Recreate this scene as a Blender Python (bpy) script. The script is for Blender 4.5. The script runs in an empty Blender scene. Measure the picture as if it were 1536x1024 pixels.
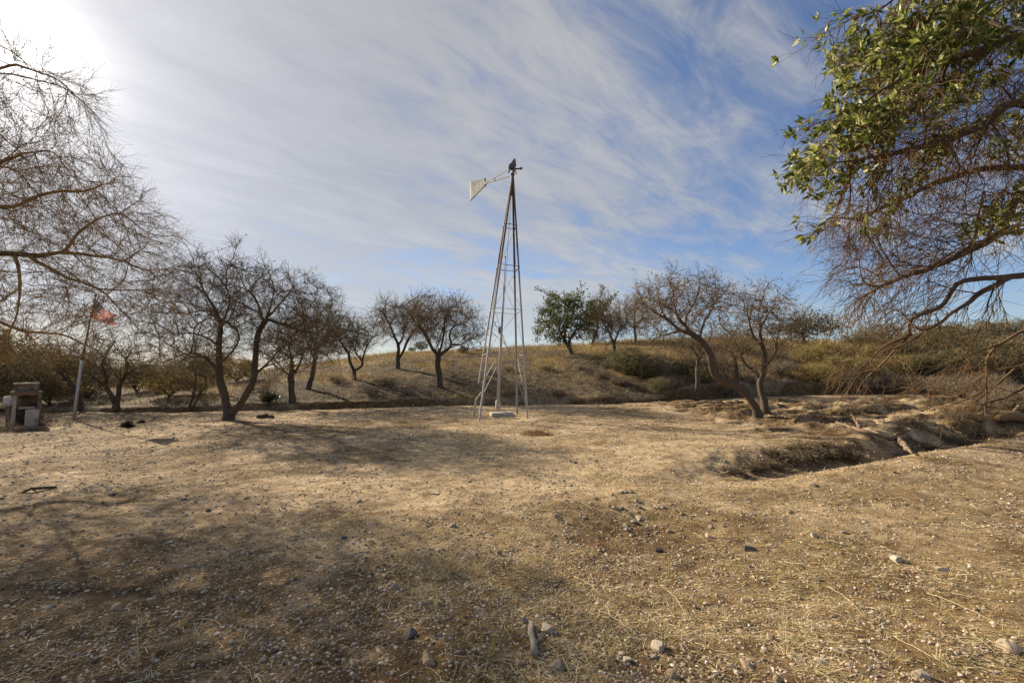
import bpy, bmesh, math, random
import numpy as np
from mathutils import Vector

random.seed(7)
S = bpy.context.scene
COL = S.collection
R = math.radians
F_PX, CX, CY, HOR = 683.0, 768.0, 512.0, 560.0
PITCH = math.atan((HOR - CY) / F_PX)
CAM = np.array([0.0, 0.0, 1.6])
FWD = np.array([0, math.cos(PITCH), math.sin(PITCH)])
UPV = np.array([0, -math.sin(PITCH), math.cos(PITCH)])

def ray(px, py):
    d = FWD + UPV * ((CY - py) / F_PX)
    d = d + np.array([1.0, 0, 0]) * ((px - CX) / F_PX)
    return d
def P(px, py, Y):
    d = ray(px, py)
    return CAM + d * (Y / d[1])
def nrm(v):
    v = np.asarray(v, float)
    return v / (np.linalg.norm(v, axis=-1, keepdims=True) + 1e-12)

# ------------------------------------------------------------------ noise
def _hash(ix, iy, seed):
    h = (ix.astype(np.int64) * 374761393 + iy.astype(np.int64) * 668265263 + seed * 1442695041) & 0xFFFFFFFF
    h = ((h ^ (h >> 13)) * 1274126177) & 0xFFFFFFFF
    h = h ^ (h >> 16)
    return (h & 0xFFFF) / 65535.0
def vnoise(x, y, seed=0):
    x = np.asarray(x, float); y = np.asarray(y, float)
    ix = np.floor(x); iy = np.floor(y)
    fx = x - ix; fy = y - iy
    fx = fx * fx * (3 - 2 * fx); fy = fy * fy * (3 - 2 * fy)
    a = _hash(ix, iy, seed); b = _hash(ix + 1, iy, seed)
    c = _hash(ix, iy + 1, seed); d = _hash(ix + 1, iy + 1, seed)
    return (a + (b - a) * fx) * (1 - fy) + (c + (d - c) * fx) * fy
def fbm(x, y, seed=0, o=4):
    s = 0; a = 0.5; t = 0
    for k in range(o):
        s = s + a * vnoise(x * 2 ** k + 17.3 * k, y * 2 ** k - 9.1 * k, seed + k); t += a; a *= 0.5
    return s / t
def sst(a, b, x):
    t = np.clip((x - a) / (b - a), 0, 1)
    return t * t * (3 - 2 * t)

# ------------------------------------------------------------------ terrain
BANK = np.array([(-400, 30), (-60, 22), (-40, 20), (-15.5, 18.9), (-11.9, 19.4), (-6.4, 21.0), (-2.3, 23.0), (5.5, 24.3), (11, 26.2),
                 (15.7, 27.6), (23.9, 29), (33, 31), (80, 40), (400, 60)], float)
YC = 44.0
def _cx(px): return (px - CX) / F_PX * YC
CREST = np.array([(-400, -.1), (_cx(-200), 0.1), (_cx(100), .15), (_cx(200), .4), (_cx(300), 1.0), (_cx(380), 1.5), (_cx(440), 1.75), (_cx(480), 2.3), (_cx(540), 2.9),
                  (_cx(600), 3.35), (_cx(700), 3.7), (_cx(800), 4.0), (_cx(870), 4.3), (_cx(950), 4.65), (_cx(1100), 4.8),
                  (_cx(1250), 4.5), (_cx(1400), 4.6), (_cx(1536), 4.9), (_cx(1800), 5.2), (400, 4)], float)
STEP = np.array([(-400, .05), (-40, .1), (-16, .14), (-12, .2), (-6, .24), (-2, .24), (5, .22), (8, .34), (11, .7), (17, .75), (20, .4), (24, .28), (33, .25), (400, .2)], float)
GUL = np.array([(1.9, 6.35), (3.0, 7.05), (4.4, 7.9), (6.0, 8.65), (7.6, 9.35), (9.5, 10.3), (13, 11.9), (22, 15.5)], float)
GDEP = np.array([0, .12, .27, .30, .25, .30, .32, .25])
GWID = np.array([.35, .6, .85, .8, .6, .6, .65, .8])

def gully(x, y):
    best = np.full(x.shape, 1e9); dep = np.zeros(x.shape); wid = np.ones(x.shape); sgn = np.zeros(x.shape)
    for i in range(len(GUL) - 1):
        a, b = GUL[i], GUL[i + 1]; ab = b - a; L2 = ab @ ab
        t = np.clip(((x - a[0]) * ab[0] + (y - a[1]) * ab[1]) / L2, 0, 1)
        dx = x - a[0] - t * ab[0]; dy = y - a[1] - t * ab[1]
        d = np.hypot(dx, dy); s = np.sign(ab[0] * dy - ab[1] * dx)
        m = d < best
        best = np.where(m, d, best); sgn = np.where(m, s, sgn)
        dep = np.where(m, GDEP[i] + t * (GDEP[i + 1] - GDEP[i]), dep)
        wid = np.where(m, GWID[i] + t * (GWID[i + 1] - GWID[i]), wid)
    return best, dep, wid, sgn

def height(x, y):
    x = np.asarray(x, float); y = np.asarray(y, float)
    r = np.hypot(x, y)
    near = np.exp(-(r / 90) ** 2)
    z = (fbm(x / 4.1, y / 4.1, 3, 3) - .5) * .16 * near
    z = z + (fbm(x / .7, y / .7, 11, 3) - .5) * .075 * np.exp(-(r / 30) ** 2)
    z = z + (fbm(x / .16, y / .16, 23, 2) - .5) * .032 * np.exp(-(r / 12) ** 2)
    # yard rises gently to the far right
    z = z + .3 * sst(4, 22, x) * sst(8, 26, y)
    # low terrace below the stones in the middle
    ye = 5.45 + .25 * np.sin(x * 1.7) + .3 * (fbm(x / .9, y * 0, 5, 2) - .5)
    wx = np.exp(-((x - 1.35) / 1.25) ** 2)
    z = z - wx * .17 * sst(ye + .15, ye - .75, y) * sst(2.2, 4.2, y)
    # gully with a mound in front of it
    d, dep, wid, sgn = gully(x, y)
    e = (fbm(x / .8, y / .8, 31, 3) - .5) * .8 + (fbm(x / .25, y / .25, 33, 3) - .5) * .3
    dd = np.maximum(d + e * .55 * np.minimum(d, 1), 0)
    prof = np.where(sgn > 0, np.exp(-(dd / (wid * .95)) ** 3), np.exp(-(dd / (wid * .9)) ** 2.4))
    z = z - dep * prof
    z = z + np.where(sgn < 0, 1, 0) * .24 * sst(0, .5, dep) * np.exp(-((d - wid * 1.55) / 1.0) ** 2)
    z = z + np.where(sgn > 0, 1, 0) * .1 * sst(0, .5, dep) * np.exp(-((d - wid * 1.7) / .7) ** 2)
    z = z + (fbm(x / .2, y / .2, 37, 3) - .5) * .10 * sst(.05, .3, dep) * np.exp(-(d / (wid * 1.6)) ** 4)
    # lumpy earth beyond the gully
    lm = sst(5, 9, x) * sst(9.5, 12, y) * sst(26, 21, y) * (1 - sst(30, 40, x))
    rid = np.abs(fbm(x / 3.2, y / 1.5, 41, 3) - .5) * 2
    z = z + lm * (.20 * np.exp(-(rid / .14) ** 2) + .34 * (fbm(x / .7, y / .55, 43, 4) - .5) + .12 * (fbm(x / .2, y / .2, 45, 2) - .5))
    # cut bank and hill
    yb = np.interp(x, BANK[:, 0], BANK[:, 1]) + (fbm(x / 1.5, x * 0, 51, 3) - .5) * .9
    st = np.interp(x, STEP[:, 0], STEP[:, 1]) * (.7 + .6 * fbm(x / 2.3, x * 0, 53, 3))
    zc = np.interp(x * YC / np.maximum(np.where(y < YC, YC - (YC - y) * .35, YC), 5), CREST[:, 0], CREST[:, 1])
    b = sst(-.04, .16, y - yb)
    t = np.clip((y - yb) / (YC - yb), 0, 1)
    hp = np.where(t < 1, (1 - (1 - t) ** 1.7) * .97 + .03 * t, 1.0)
    hl = st * b - .2 * np.exp(-((y - yb + .12) / .2) ** 2) * sst(.05, .2, st)
    back = 1 - sst(YC + 15, 190, y)
    bump = (fbm(x / 5, y / 5, 61, 4) - .5) * .42 * t * sst(0, 1.5, zc) * np.exp(-(r / 120) ** 2)
    z = z * (1 - t * .7) + hl * back + np.maximum(zc - st, 0) * hp * back + bump
    return z
Z0 = float(height(np.array([0.]), np.array([0.]))[0])
def hgt(x, y):
    return float(height(np.array([x]), np.array([y]))[0]) - Z0
def hv(x, y):
    return height(x, y) - Z0
def ground_at(px, py):
    d = ray(px, py)
    ts = np.concatenate([np.linspace(1.2, 30, 900), np.linspace(30, 120, 900)[1:]])
    p = CAM[None] + d[None] * (ts / d[1])[:, None]
    dz = p[:, 2] - hv(p[:, 0], p[:, 1])
    k = np.where(dz < 0)[0]
    if len(k) == 0:
        return P(px, py, 60.)
    i = k[0]; a = dz[i - 1] / (dz[i - 1] - dz[i]) if i else 0
    q = p[max(i - 1, 0)] + (p[i] - p[max(i - 1, 0)]) * a
    return np.array([q[0], q[1], hgt(q[0], q[1])])

# ------------------------------------------------------------------ mesh helpers
def mesh_np(name, verts, faces, smooth=True, col=None):
    """faces: list of int arrays (n,k)"""
    verts = np.asarray(verts, np.float32)
    me = bpy.data.meshes.new(name)
    me.vertices.add(len(verts)); me.vertices.foreach_set('co', verts.ravel())
    faces = [np.asarray(f, np.int32) for f in faces if len(f)]
    loops = np.concatenate([f.ravel() for f in faces])
    tot = np.concatenate([np.full(len(f), f.shape[1], np.int32) for f in faces])
    st = np.concatenate([[0], np.cumsum(tot)[:-1]]).astype(np.int32)
    me.loops.add(len(loops)); me.loops.foreach_set('vertex_index', loops)
    me.polygons.add(len(tot)); me.polygons.foreach_set('loop_start', st)
    try: me.polygons.foreach_set('loop_total', tot)
    except Exception: pass
    me.polygons.foreach_set('use_smooth', np.full(len(tot), smooth, bool))
    if col is not None:
        a = me.color_attributes.new('tint', 'FLOAT_COLOR', 'POINT')
        c = np.ones((len(verts), 4), np.float32); c[:, :3] = col
        a.data.foreach_set('color', c.ravel())
    me.update(calc_edges=True)
    return me
def link(name, me, mat=None, parent=None, loc=None):
    o = bpy.data.objects.new(name, me); COL.objects.link(o)
    if mat is not None and me is not None and len(me.materials) == 0: me.materials.append(mat)
    if parent is not None: o.parent = parent
    if loc is not None: o.location = tuple(float(v) for v in loc)
    return o
def tag(o, label=None, cat=None, group=None, kind=None):
    if label: o['label'] = label
    if cat: o['category'] = cat
    if group: o['group'] = group
    if kind: o['kind'] = kind
    return o
def thing(name, label, cat, loc, group=None):
    o = link(name, None, loc=loc); o.empty_display_size = .2
    return tag(o, label, cat, group)

class MB:
    def __init__(s): s.v = []; s.q = []; s.t = []; s.n = 0; s.c = []
    def add(s, v, q=None, t=None, c=None):
        v = np.asarray(v, float).reshape(-1, 3)
        if q is not None and len(q): s.q.append(np.asarray(q, np.int64) + s.n)
        if t is not None and len(t): s.t.append(np.asarray(t, np.int64) + s.n)
        s.v.append(v); s.n += len(v)
        if c is not None: s.c.append(np.broadcast_to(np.asarray(c, float), v.shape))
    def build(s, name, mat, parent=None, origin=(0, 0, 0), smooth=True, loc=None):
        v = np.concatenate(s.v) - np.asarray(origin, float)
        f = []
        if s.q: f.append(np.concatenate(s.q))
        if s.t: f.append(np.concatenate(s.t))
        me = mesh_np(name, v, f, smooth, np.concatenate(s.c) if s.c else None)
        return link(name, me, mat, parent, loc)
    # --- shapes
    def tube(s, pts, rad, n=6, rough=0.0, rng=None, cap=True):
        pts = np.asarray(pts, float); rad = np.broadcast_to(np.asarray(rad, float), (len(pts),))
        tan = nrm(np.gradient(pts, axis=0))
        ref = np.array([.31, .17, .93]) if abs(nrm(pts[-1] - pts[0])[2]) < .8 else np.array([.95, .2, .1])
        u = nrm(np.cross(tan, ref)); w = np.cross(tan, u)
        a = np.arange(n) * 2 * math.pi / n
        k = rad[:, None] * np.ones((1, n))
        if rough and rng is not None:
            lob = 1 + rough * np.sin(a * 3 + rng.uniform(0, 6))[None] * .5
            k = k * lob * (1 + rough * rng.uniform(-1, 1, k.shape))
        v = pts[:, None] + k[..., None] * (np.cos(a)[None, :, None] * u[:, None] + np.sin(a)[None, :, None] * w[:, None])
        m = len(pts)
        i = np.arange(m - 1)[:, None] * n; j = np.arange(n)[None]; j2 = (j + 1) % n
        q = np.stack([i + j, i + j2, i + n + j2, i + n + j], -1).reshape(-1, 4)
        v = v.reshape(-1, 3); t = []
        if cap:
            v = np.concatenate([v, pts[:1], pts[-1:]])
            c0, c1 = m * n, m * n + 1
            t = [(c0, (k_ + 1) % n, k_) for k_ in range(n)] + [(c1, (m - 1) * n + k_, (m - 1) * n + (k_ + 1) % n) for k_ in range(n)]
        s.add(v, q, t)
    def box(s, c, h, ax=None, bev=0):
        c = np.asarray(c, float); ax = np.eye(3) if ax is None else np.asarray(ax, float)
        sg = np.array([(-1, -1, -1), (1, -1, -1), (1, 1, -1), (-1, 1, -1), (-1, -1, 1), (1, -1, 1), (1, 1, 1), (-1, 1, 1)], float)
        v = c + (sg * np.asarray(h, float)) @ ax
        s.add(v, [(0, 3, 2, 1), (4, 5, 6, 7), (0, 1, 5, 4), (1, 2, 6, 5), (2, 3, 7, 6), (3, 0, 4, 7)])
    def bar(s, p, q, w, h=None):
        p = np.asarray(p, float); q = np.asarray(q, float); L = np.linalg.norm(q - p); d = (q - p) / L
        ref = np.array([0, 0, 1.]) if abs(d[2]) < .9 else np.array([0, 1., 0])
        u = nrm(np.cross(d, ref)); w2 = np.cross(d, u)
        s.box((p + q) / 2, (L / 2, w / 2, (h or w) / 2), np.stack([d, u, w2]))
    def angle_iron(s, pts, ua, ub, w, th):
        """L profile swept along pts, plates along ua and ub"""
        pts = np.asarray(pts, float); ua = nrm(ua); ub = nrm(ub)
        prof = [(0, 0), (w, 0), (w, th), (th, th), (th, w), (0, w)]
        v = np.stack([pts + ua * a + ub * b for a, b in prof], 1); m = len(pts); n = 6
        q = [(i * n + j, i * n + (j + 1) % n, (i + 1) * n + (j + 1) % n, (i + 1) * n + j) for i in range(m - 1) for j in range(n)]
        q += [(0, 3, 2, 1), (0, 5, 4, 3)]; e = (m - 1) * n; q += [(e, e + 1, e + 2, e + 3), (e, e + 3, e + 4, e + 5)]
        s.add(v.reshape(-1, 3), q)

def twig_batch(mb, base, dirs, L, r0, r1, rng, K=4, bend=.35, trop=(0, 0, 0), zig=0.12):
    N = len(base)
    if N == 0: return np.zeros((0, K, 3)), np.zeros((0, K, 3))
    d = nrm(dirs); pts = np.zeros((N, K, 3)); pts[:, 0] = base; ds = np.zeros((N, K, 3)); ds[:, 0] = d
    bd = rng.normal(0, bend, (N, 3)) / K; tr = np.asarray(trop, float) / K
    for k in range(1, K):
        d = nrm(d + bd + tr + rng.normal(0, zig, (N, 3)))
        pts[:, k] = pts[:, k - 1] + d * (L / (K - 1))[:, None]; ds[:, k] = d
    rr = np.linspace(0, 1, K)[None]
    rad = r0[:, None] * (1 - rr) + r1[:, None] * rr
    ref = nrm(rng.normal(0, 1, (N, 1, 3)))
    u = nrm(np.cross(ds, ref)); w = np.cross(ds, u)
    a = np.arange(3) * 2 * math.pi / 3
    v = pts[:, :, None] + rad[..., None, None] * (np.cos(a)[None, None, :, None] * u[:, :, None] + np.sin(a)[None, None, :, None] * w[:, :, None])
    o = (np.arange(N) * K * 3)[:, None, None]; i = (np.arange(K - 1) * 3)[None, :, None]; j = np.arange(3)[None, None]; j2 = (j + 1) % 3
    q = np.stack([o + i + j, o + i + j2, o + i + 3 + j2, o + i + 3 + j], -1).reshape(-1, 4)
    mb.add(v.reshape(-1, 3), q)
    return pts, ds
def leaf_batch(mb, pos, dirs, L, W, rng, fold=.25, tint=None):
    N = len(pos); d = nrm(dirs); ref = nrm(rng.normal(0, 1, (N, 3)) + np.array([0, 0, .8])); u = nrm(np.cross(d, ref)); w = np.cross(u, d)
    b = pos; tip = pos + d * L[:, None] + w * (rng.normal(0, .12, N) * L)[:, None]
    m = pos + d * (L * .48)[:, None] - w * (W * fold)[:, None]
    l = pos + d * (L * .45)[:, None] + u * (W * .5)[:, None]; r = pos + d * (L * .45)[:, None] - u * (W * .5)[:, None]
    v = np.stack([b, l, tip, r, m], 1)
    o = (np.arange(N) * 5)[:, None]
    t = np.concatenate([o + np.array(x) for x in [(0, 4, 1), (1, 4, 2), (0, 3, 4), (4, 3, 2)]])
    c = None if tint is None else np.repeat(tint, 5, 0)
    mb.add(v.reshape(-1, 3), None, t, c)

# ------------------------------------------------------------------ tree growth
def resample(pts, step):
    pts = np.asarray(pts, float)
    if len(pts) > 2:   # catmull-rom
        q = np.concatenate([[2 * pts[0] - pts[1]], pts, [2 * pts[-1] - pts[-2]]]); out = []
        for i in range(1, len(q) - 2):
            for t in np.linspace(0, 1, 8, endpoint=False):
                out.append(.5 * (2 * q[i] + (q[i + 1] - q[i - 1]) * t + (2 * q[i - 1] - 5 * q[i] + 4 * q[i + 1] - q[i + 2]) * t * t + (3 * q[i] - q[i - 1] - 3 * q[i + 1] + q[i + 2]) * t ** 3))
        pts = np.array(out + [pts[-1]])
    d = np.concatenate([[0], np.cumsum(np.linalg.norm(np.diff(pts, axis=0), axis=1))])
    n = max(2, int(round(d[-1] / step)) + 1)
    s = np.linspace(0, d[-1], n)
    return np.stack([np.interp(s, d, pts[:, k]) for k in range(3)], 1)

def colonize(limbs, attr, step, infl, kill, rng, iters=70, jit=.3, trop=(0, 0, .05), gnarl=.12, side=0.0):
    pos = []; par = []; lr = []
    for li, L in enumerate(limbs):
        ra = None
        if isinstance(L, tuple): L, ra = L[0], L[1:]
        q = resample(L, step)
        g = rng.normal(0, gnarl * step, q.shape); g[0] = 0
        q = q + g
        if li == 0:
            prev = -1; start = 0
        else:
            A = np.array(pos); prev = int(np.argmin(((A - q[0]) ** 2).sum(1))); start = 0 if np.linalg.norm(A[prev] - q[0]) > step * .7 else 1
        for k in range(start, len(q)):
            pos.append(q[k]); par.append(prev); prev = len(pos) - 1
            lr.append(0 if ra is None else ra[0] + (ra[1] - ra[0]) * k / max(len(q) - 1, 1))
    if side:
        n0 = len(pos); z0 = pos[0][2]
        for i in range(4, n0):
            if par[i] < 0 or rng.random() > side or pos[i][2] - z0 < step * 5: continue
            t = nrm(pos[i] - pos[par[i]]); d = nrm(t * .55 + nrm(rng.normal(0, 1, 3)) * .85 + np.array([0, 0, .35])); prev = i
            for k in range(rng.integers(3, 8)):
                d = nrm(d + rng.normal(0, .22, 3) + np.array([0, 0, .06])); pos.append(pos[prev] + d * step); par.append(prev); lr.append(0); prev = len(pos) - 1
    pos = list(pos); A = np.array(pos)
    attr = np.asarray(attr, float)
    nd = np.full(len(attr), 1e9); ni = np.zeros(len(attr), int)
    def upd(P_, base):
        for s in range(0, len(P_), 400):
            dd = np.sqrt(((attr[:, None] - P_[None, s:s + 400]) ** 2).sum(-1)); k = dd.argmin(1); dm = dd[np.arange(len(attr)), k]
            m = dm < nd; nd[m] = dm[m]; ni[m] = k[m] + base + s
    upd(A, 0); nch = np.zeros(200000, int)
    for p in par:
        if p >= 0: nch[p] += 1
    for it in range(iters):
        keep = nd > kill
        attr = attr[keep]; nd = nd[keep]; ni = ni[keep]
        act = nd < infl
        if not act.any(): break
        idx, inv = np.unique(ni[act], return_inverse=True)
        A = np.array(pos)
        vec = np.zeros((len(idx), 3)); np.add.at(vec, inv, nrm(attr[act] - A[ni[act]]))
        ok = nch[idx] < 4
        idx = idx[ok]; vec = vec[ok]
        if len(idx) == 0: break
        d = nrm(nrm(vec) + rng.normal(0, jit, vec.shape) + np.asarray(trop))
        new = A[idx] + d * step * rng.uniform(.8, 1.2, (len(idx), 1))
        b = len(pos); pos.extend(list(new)); par.extend(idx.tolist()); nch[idx] += 1
        upd(new, b)
    return np.array(pos), np.array(par), np.array(lr)

def skeleton(pos, par, Rb, rt, n=2.3):
    N = len(pos); a = np.zeros(N)
    for i in range(N - 1, -1, -1):
        if a[i] == 0: a[i] = 1.0
        if par[i] >= 0: a[par[i]] += a[i]
    r = a ** (1 / n); g = math.log(max(Rb / rt, 1.01)) / math.log(max(r[0], 1.01))
    r = rt * r ** g
    ch = [[] for _ in range(N)]
    for i, p in enumerate(par):
        if p >= 0: ch[p].append(i)
    chains = []; stack = [0]
    starts = [(-1, 0)]
    while starts:
        p, i = starts.pop()
        c = [p] if p >= 0 else []
        while True:
            c.append(i)
            if not ch[i]: break
            k = max(ch[i], key=lambda j: r[j])
            for j in ch[i]:
                if j != k: starts.append((i, j))
            i = k
        chains.append(c)
    return r, chains

def tree_parts(name, label, cat, base, limbs, attr, Rb, rt, step, infl, kill, seed, mats, twigs=None, leaves=None, group=None,
               jit=.3, trop=(0, 0, .05), thick=None, flare=1.35, cut=None, iters=70, side=0.0):
    """thing > trunk, crown (> leaves part)"""
    rng = np.random.default_rng(seed)
    base = np.asarray(base, float)
    pos, par, lr = colonize(limbs, attr, step, infl, kill, rng, jit=jit, trop=trop, iters=iters, side=side)
    r, chains = skeleton(pos, par, Rb, rt)
    r[:len(lr)] = np.where(lr > 0, lr, r[:len(lr)])
    root = thing(name, label, cat, base, group)
    tr, cr = MB(), MB()
    thick = thick or Rb * .28
    tdir = np.zeros_like(pos); tdir[1:] = 0
    for i in range(len(pos)):
        if par[i] >= 0: tdir[i] = pos[i] - pos[par[i]]
    tdir = nrm(tdir)
    for ci, c in enumerate(chains):
        p = pos[c].copy(); rr = r[c].copy()
        if ci and len(c) > 1: rr[0] = min(rr[0], rr[1] * 1.25)
        if len(p) > 4:
            p[1:-1] = p[1:-1] * .5 + (p[:-2] + p[2:]) * .25
            rr[1:-1] = rr[1:-1] * .5 + (rr[:-2] + rr[2:]) * .25
        if ci == 0:
            d0 = np.concatenate([[0], np.cumsum(np.linalg.norm(np.diff(p, axis=0), axis=1))])
            rr = rr * (1 + (flare - 1) * np.exp(-d0 / (Rb * 2.0)))
            p[0, 2] -= Rb * .6
        if len(p) < 2: continue
        big = rr > thick
        if big[min(1, len(big) - 1)] :
            k = int(np.argmax(~big)) if (~big).any() else len(p)
            k = max(k, 2)
            a = p[:k + 1] if k < len(p) else p; b = rr[:len(a)]
            # finer rings for the trunk
            if step > .12 and ci < 40:
                s0 = np.linspace(0, 1, len(a)); s1 = np.linspace(0, 1, len(a) * 2 - 1)
                a2 = resample(a, step / 2) if len(a) > 2 else a
                b = np.interp(np.linspace(0, 1, len(a2)), s0, b); a = a2
            tr.tube(a, b, 10 if b[0] > .05 else 7, .1, rng)
            if k < len(p) - 1: cr.tube(p[k:], rr[k:], 5, .05, rng, cap=False)
        else:
            cr.tube(p, rr, 5 if rr[0] > .02 else 4, .0, rng, cap=False)
    # twigs
    tw_pts = tw_dir = None
    if twigs:
        cand = np.where(r < twigs.get('below', rt * 3))[0]
        if 'keep' in twigs: cand = cand[rng.random(len(cand)) < twigs['keep']]
        nper = twigs['n']
        idx = np.repeat(cand, nper)
        d = nrm(nrm(tdir[idx]) * twigs.get('along', 1.0) + rng.normal(0, .5, (len(idx), 3)) + np.asarray(twigs.get('bias', (0, 0, .1))))
        L = rng.uniform(.4, 1.2, len(idx)) * twigs['L']; r0 = np.full(len(idx), twigs['r']); r1 = r0 * .5
        K = twigs.get('K', 4)
        pts, ds = twig_batch(cr, pos[idx] - tdir[idx] * step * rng.uniform(0, 1, (len(idx), 1)), d, L, r0, r1, rng, K=K, bend=twigs.get('bend', .35), trop=twigs.get('trop', (0, 0, 0)))
        ns = twigs.get('sub', 2)
        allp = [pts.reshape(-1, 3)]; alld = [ds.reshape(-1, 3)]
        for lev in range(twigs.get('levels', 1)):
            if not ns: break
            i2 = np.repeat(np.arange(len(pts)), ns); kk = rng.integers(1, K - 1 if K > 2 else K, len(i2)) if K > 2 else np.ones(len(i2), int)
            b2 = pts[i2, kk]; d2 = nrm(ds[i2, kk] + rng.normal(0, .5, (len(i2), 3)))
            L2 = rng.uniform(.35, .8, len(i2)) * twigs['L'] * (.75 ** lev)
            rr0 = np.full(len(i2), twigs['r'] * .75)
            pts, ds = twig_batch(cr, b2, d2, L2, rr0, rr0 * .55, rng, K=3, bend=.3, trop=twigs.get('trop', (0, 0, 0)))
            allp.append(pts.reshape(-1, 3)); alld.append(ds.reshape(-1, 3)); K = 3
        tw_pts = np.concatenate(allp); tw_dir = np.concatenate(alld)
    if tr.n: tr.build('trunk', mats[0], root, base)
    co = cr.build('crown', mats[1], root, base) if cr.n else None
    if leaves and tw_pts is not None:
        m = np.arange(len(tw_pts))
        if 'where' in leaves: m = m[leaves['where'](tw_pts)]
        if len(m):
            k = np.repeat(rng.choice(m, leaves['N'] // leaves.get('clump', 1)), leaves.get('clump', 1))
            lm = MB()
            d = nrm(tw_dir[k] * .6 + rng.normal(0, .7, (len(k), 3)) + np.asarray(leaves.get('bias', (0, 0, .1))))
            L = rng.uniform(.6, 1.25, len(k)) * leaves['L']
            base_c = np.asarray(leaves['colors']); tint = base_c[rng.integers(0, len(base_c), len(k))] * rng.uniform(.75, 1.25, (len(k), 1))
            leaf_batch(lm, tw_pts[k] + rng.normal(0, leaves.get('jit', .02), (len(k), 3)), d, L, L * leaves.get('w', .42), rng, tint=tint)
            lm.build(leaves.get('name', 'leaves'), leaves['mat'], root, base, smooth=False)
    return root

def blob_pts(blobs, Y0, rng):
    out = []
    for (px, py, dY, rx, ry, rY, n) in blobs:
        Y = Y0 + dY; c = P(px, py, Y); s = Y / F_PX
        v = nrm(rng.normal(0, 1, (n, 3))) * (rng.random((n, 1)) ** (1 / 2.4)) * rng.uniform(.86, 1.16, (n, 1))
        out.append(c + v * np.array([rx * s, rY, ry * s]))
    return np.concatenate(out)

# ------------------------------------------------------------------ materials
def newmat(name, rough=.9):
    m = bpy.data.materials.new(name); m.use_nodes = True
    nt = m.node_tree; b = nt.nodes['Principled BSDF']; b.inputs['Roughness'].default_value = rough
    b.inputs['Specular IOR Level'].default_value = .25
    return m, nt, b
def nd(nt, t, **kw):
    n = nt.nodes.new(t)
    for k, v in kw.items(): setattr(n, k, v)
    return n
def noise(nt, scale, detail=4, rough=.55, vec=None, dist=0):
    n = nd(nt, 'ShaderNodeTexNoise'); n.inputs['Scale'].default_value = scale; n.inputs['Detail'].default_value = detail
    n.inputs['Roughness'].default_value = rough; n.inputs['Distortion'].default_value = dist
    if vec is not None: nt.links.new(vec, n.inputs['Vector'])
    return n.outputs['Fac']
def ramp(nt, fac, stops, interp='LINEAR'):
    n = nd(nt, 'ShaderNodeValToRGB'); e = n.color_ramp; e.interpolation = interp
    while len(e.elements) < len(stops): e.elements.new(.5)
    for el, (p, c) in zip(e.elements, stops):
        el.position = p; el.color = (*c, 1) if len(c) == 3 else c
    nt.links.new(fac, n.inputs['Fac']); return n.outputs['Color']
def mix(nt, f, a, b, mode='MIX'):
    n = nd(nt, 'ShaderNodeMix', data_type='RGBA', blend_type=mode); n.clamp_factor = True
    for s, v in ((n.inputs[0], f), (n.inputs[6], a), (n.inputs[7], b)):
        if hasattr(v, 'is_output') or hasattr(v, 'links'): nt.links.new(v, s)
        elif isinstance(v, (int, float)): s.default_value = v
        else: s.default_value = (*v, 1)
    return n.outputs[2]
def math_(nt, op, a, b=0.0, c=None, clamp=False):
    n = nd(nt, 'ShaderNodeMath', operation=op); n.use_clamp = clamp
    for i, v in enumerate((a, b, c)):
        if v is None: continue
        if isinstance(v, (int, float)): n.inputs[i].default_value = v
        else: nt.links.new(v, n.inputs[i])
    return n.outputs[0]
def bump(nt, b, h, strength=.5, dist=.02):
    n = nd(nt, 'ShaderNodeBump'); n.inputs['Strength'].default_value = strength; n.inputs['Distance'].default_value = dist
    nt.links.new(h, n.inputs['Height']); nt.links.new(n.outputs['Normal'], b.inputs['Normal'])
def objco(nt): return nd(nt, 'ShaderNodeTexCoord').outputs['Object']
def attr(nt, name, out='Fac'): return nd(nt, 'ShaderNodeAttribute', attribute_name=name).outputs[out]

def bark_mat(name, lo, hi, sc=9, b_=.03):
    m, nt, b = newmat(name, .95); co = objco(nt)
    mp = nd(nt, 'ShaderNodeMapping'); mp.inputs['Scale'].default_value = (1, 1, .3); nt.links.new(co, mp.inputs[0])
    f = noise(nt, sc * 2.2, 6, .7, mp.outputs[0]); g = noise(nt, sc * .35, 3, .5, co)
    c = ramp(nt, f, [(.3, lo), (.62, hi)]); c = mix(nt, g, c, tuple(x * .75 for x in hi), 'MIX')
    nt.links.new(c, b.inputs['Base Color']); bump(nt, b, f, .9, b_)
    return m
def plain_mat(name, a, c2, sc=6, rough=.9, bd=.01, detail=5):
    m, nt, b = newmat(name, rough); co = objco(nt); f = noise(nt, sc, detail, .62, co)
    nt.links.new(ramp(nt, f, [(.32, a), (.68, c2)]), b.inputs['Base Color'])
    if bd: bump(nt, b, noise(nt, sc * 4, 4, .65, co), .6, bd)
    return m
def tint_mat(name, rough=.9, transl=0.0, noise_sc=None):
    m, nt, b = newmat(name, rough); c = attr(nt, 'tint', 'Color')
    if noise_sc:
        f = noise(nt, noise_sc, 4, .6, objco(nt)); c = mix(nt, .6, c, ramp(nt, f, [(.3, (.35, .35, .35)), (.7, (1, 1, 1))]), 'MULTIPLY')
    nt.links.new(c, b.inputs['Base Color'])
    if transl:
        t = nd(nt, 'ShaderNodeBsdfTranslucent'); nt.links.new(c, t.inputs['Color'])
        mx = nd(nt, 'ShaderNodeMixShader'); mx.inputs[0].default_value = transl
        nt.links.new(b.outputs[0], mx.inputs[1]); nt.links.new(t.outputs[0], mx.inputs[2])
        nt.links.new(mx.outputs[0], nt.nodes['Material Output'].inputs['Surface'])
    return m
M = {}
M['bark'] = bark_mat('mesquite_bark', (.035, .026, .020), (.13, .098, .07))
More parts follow.
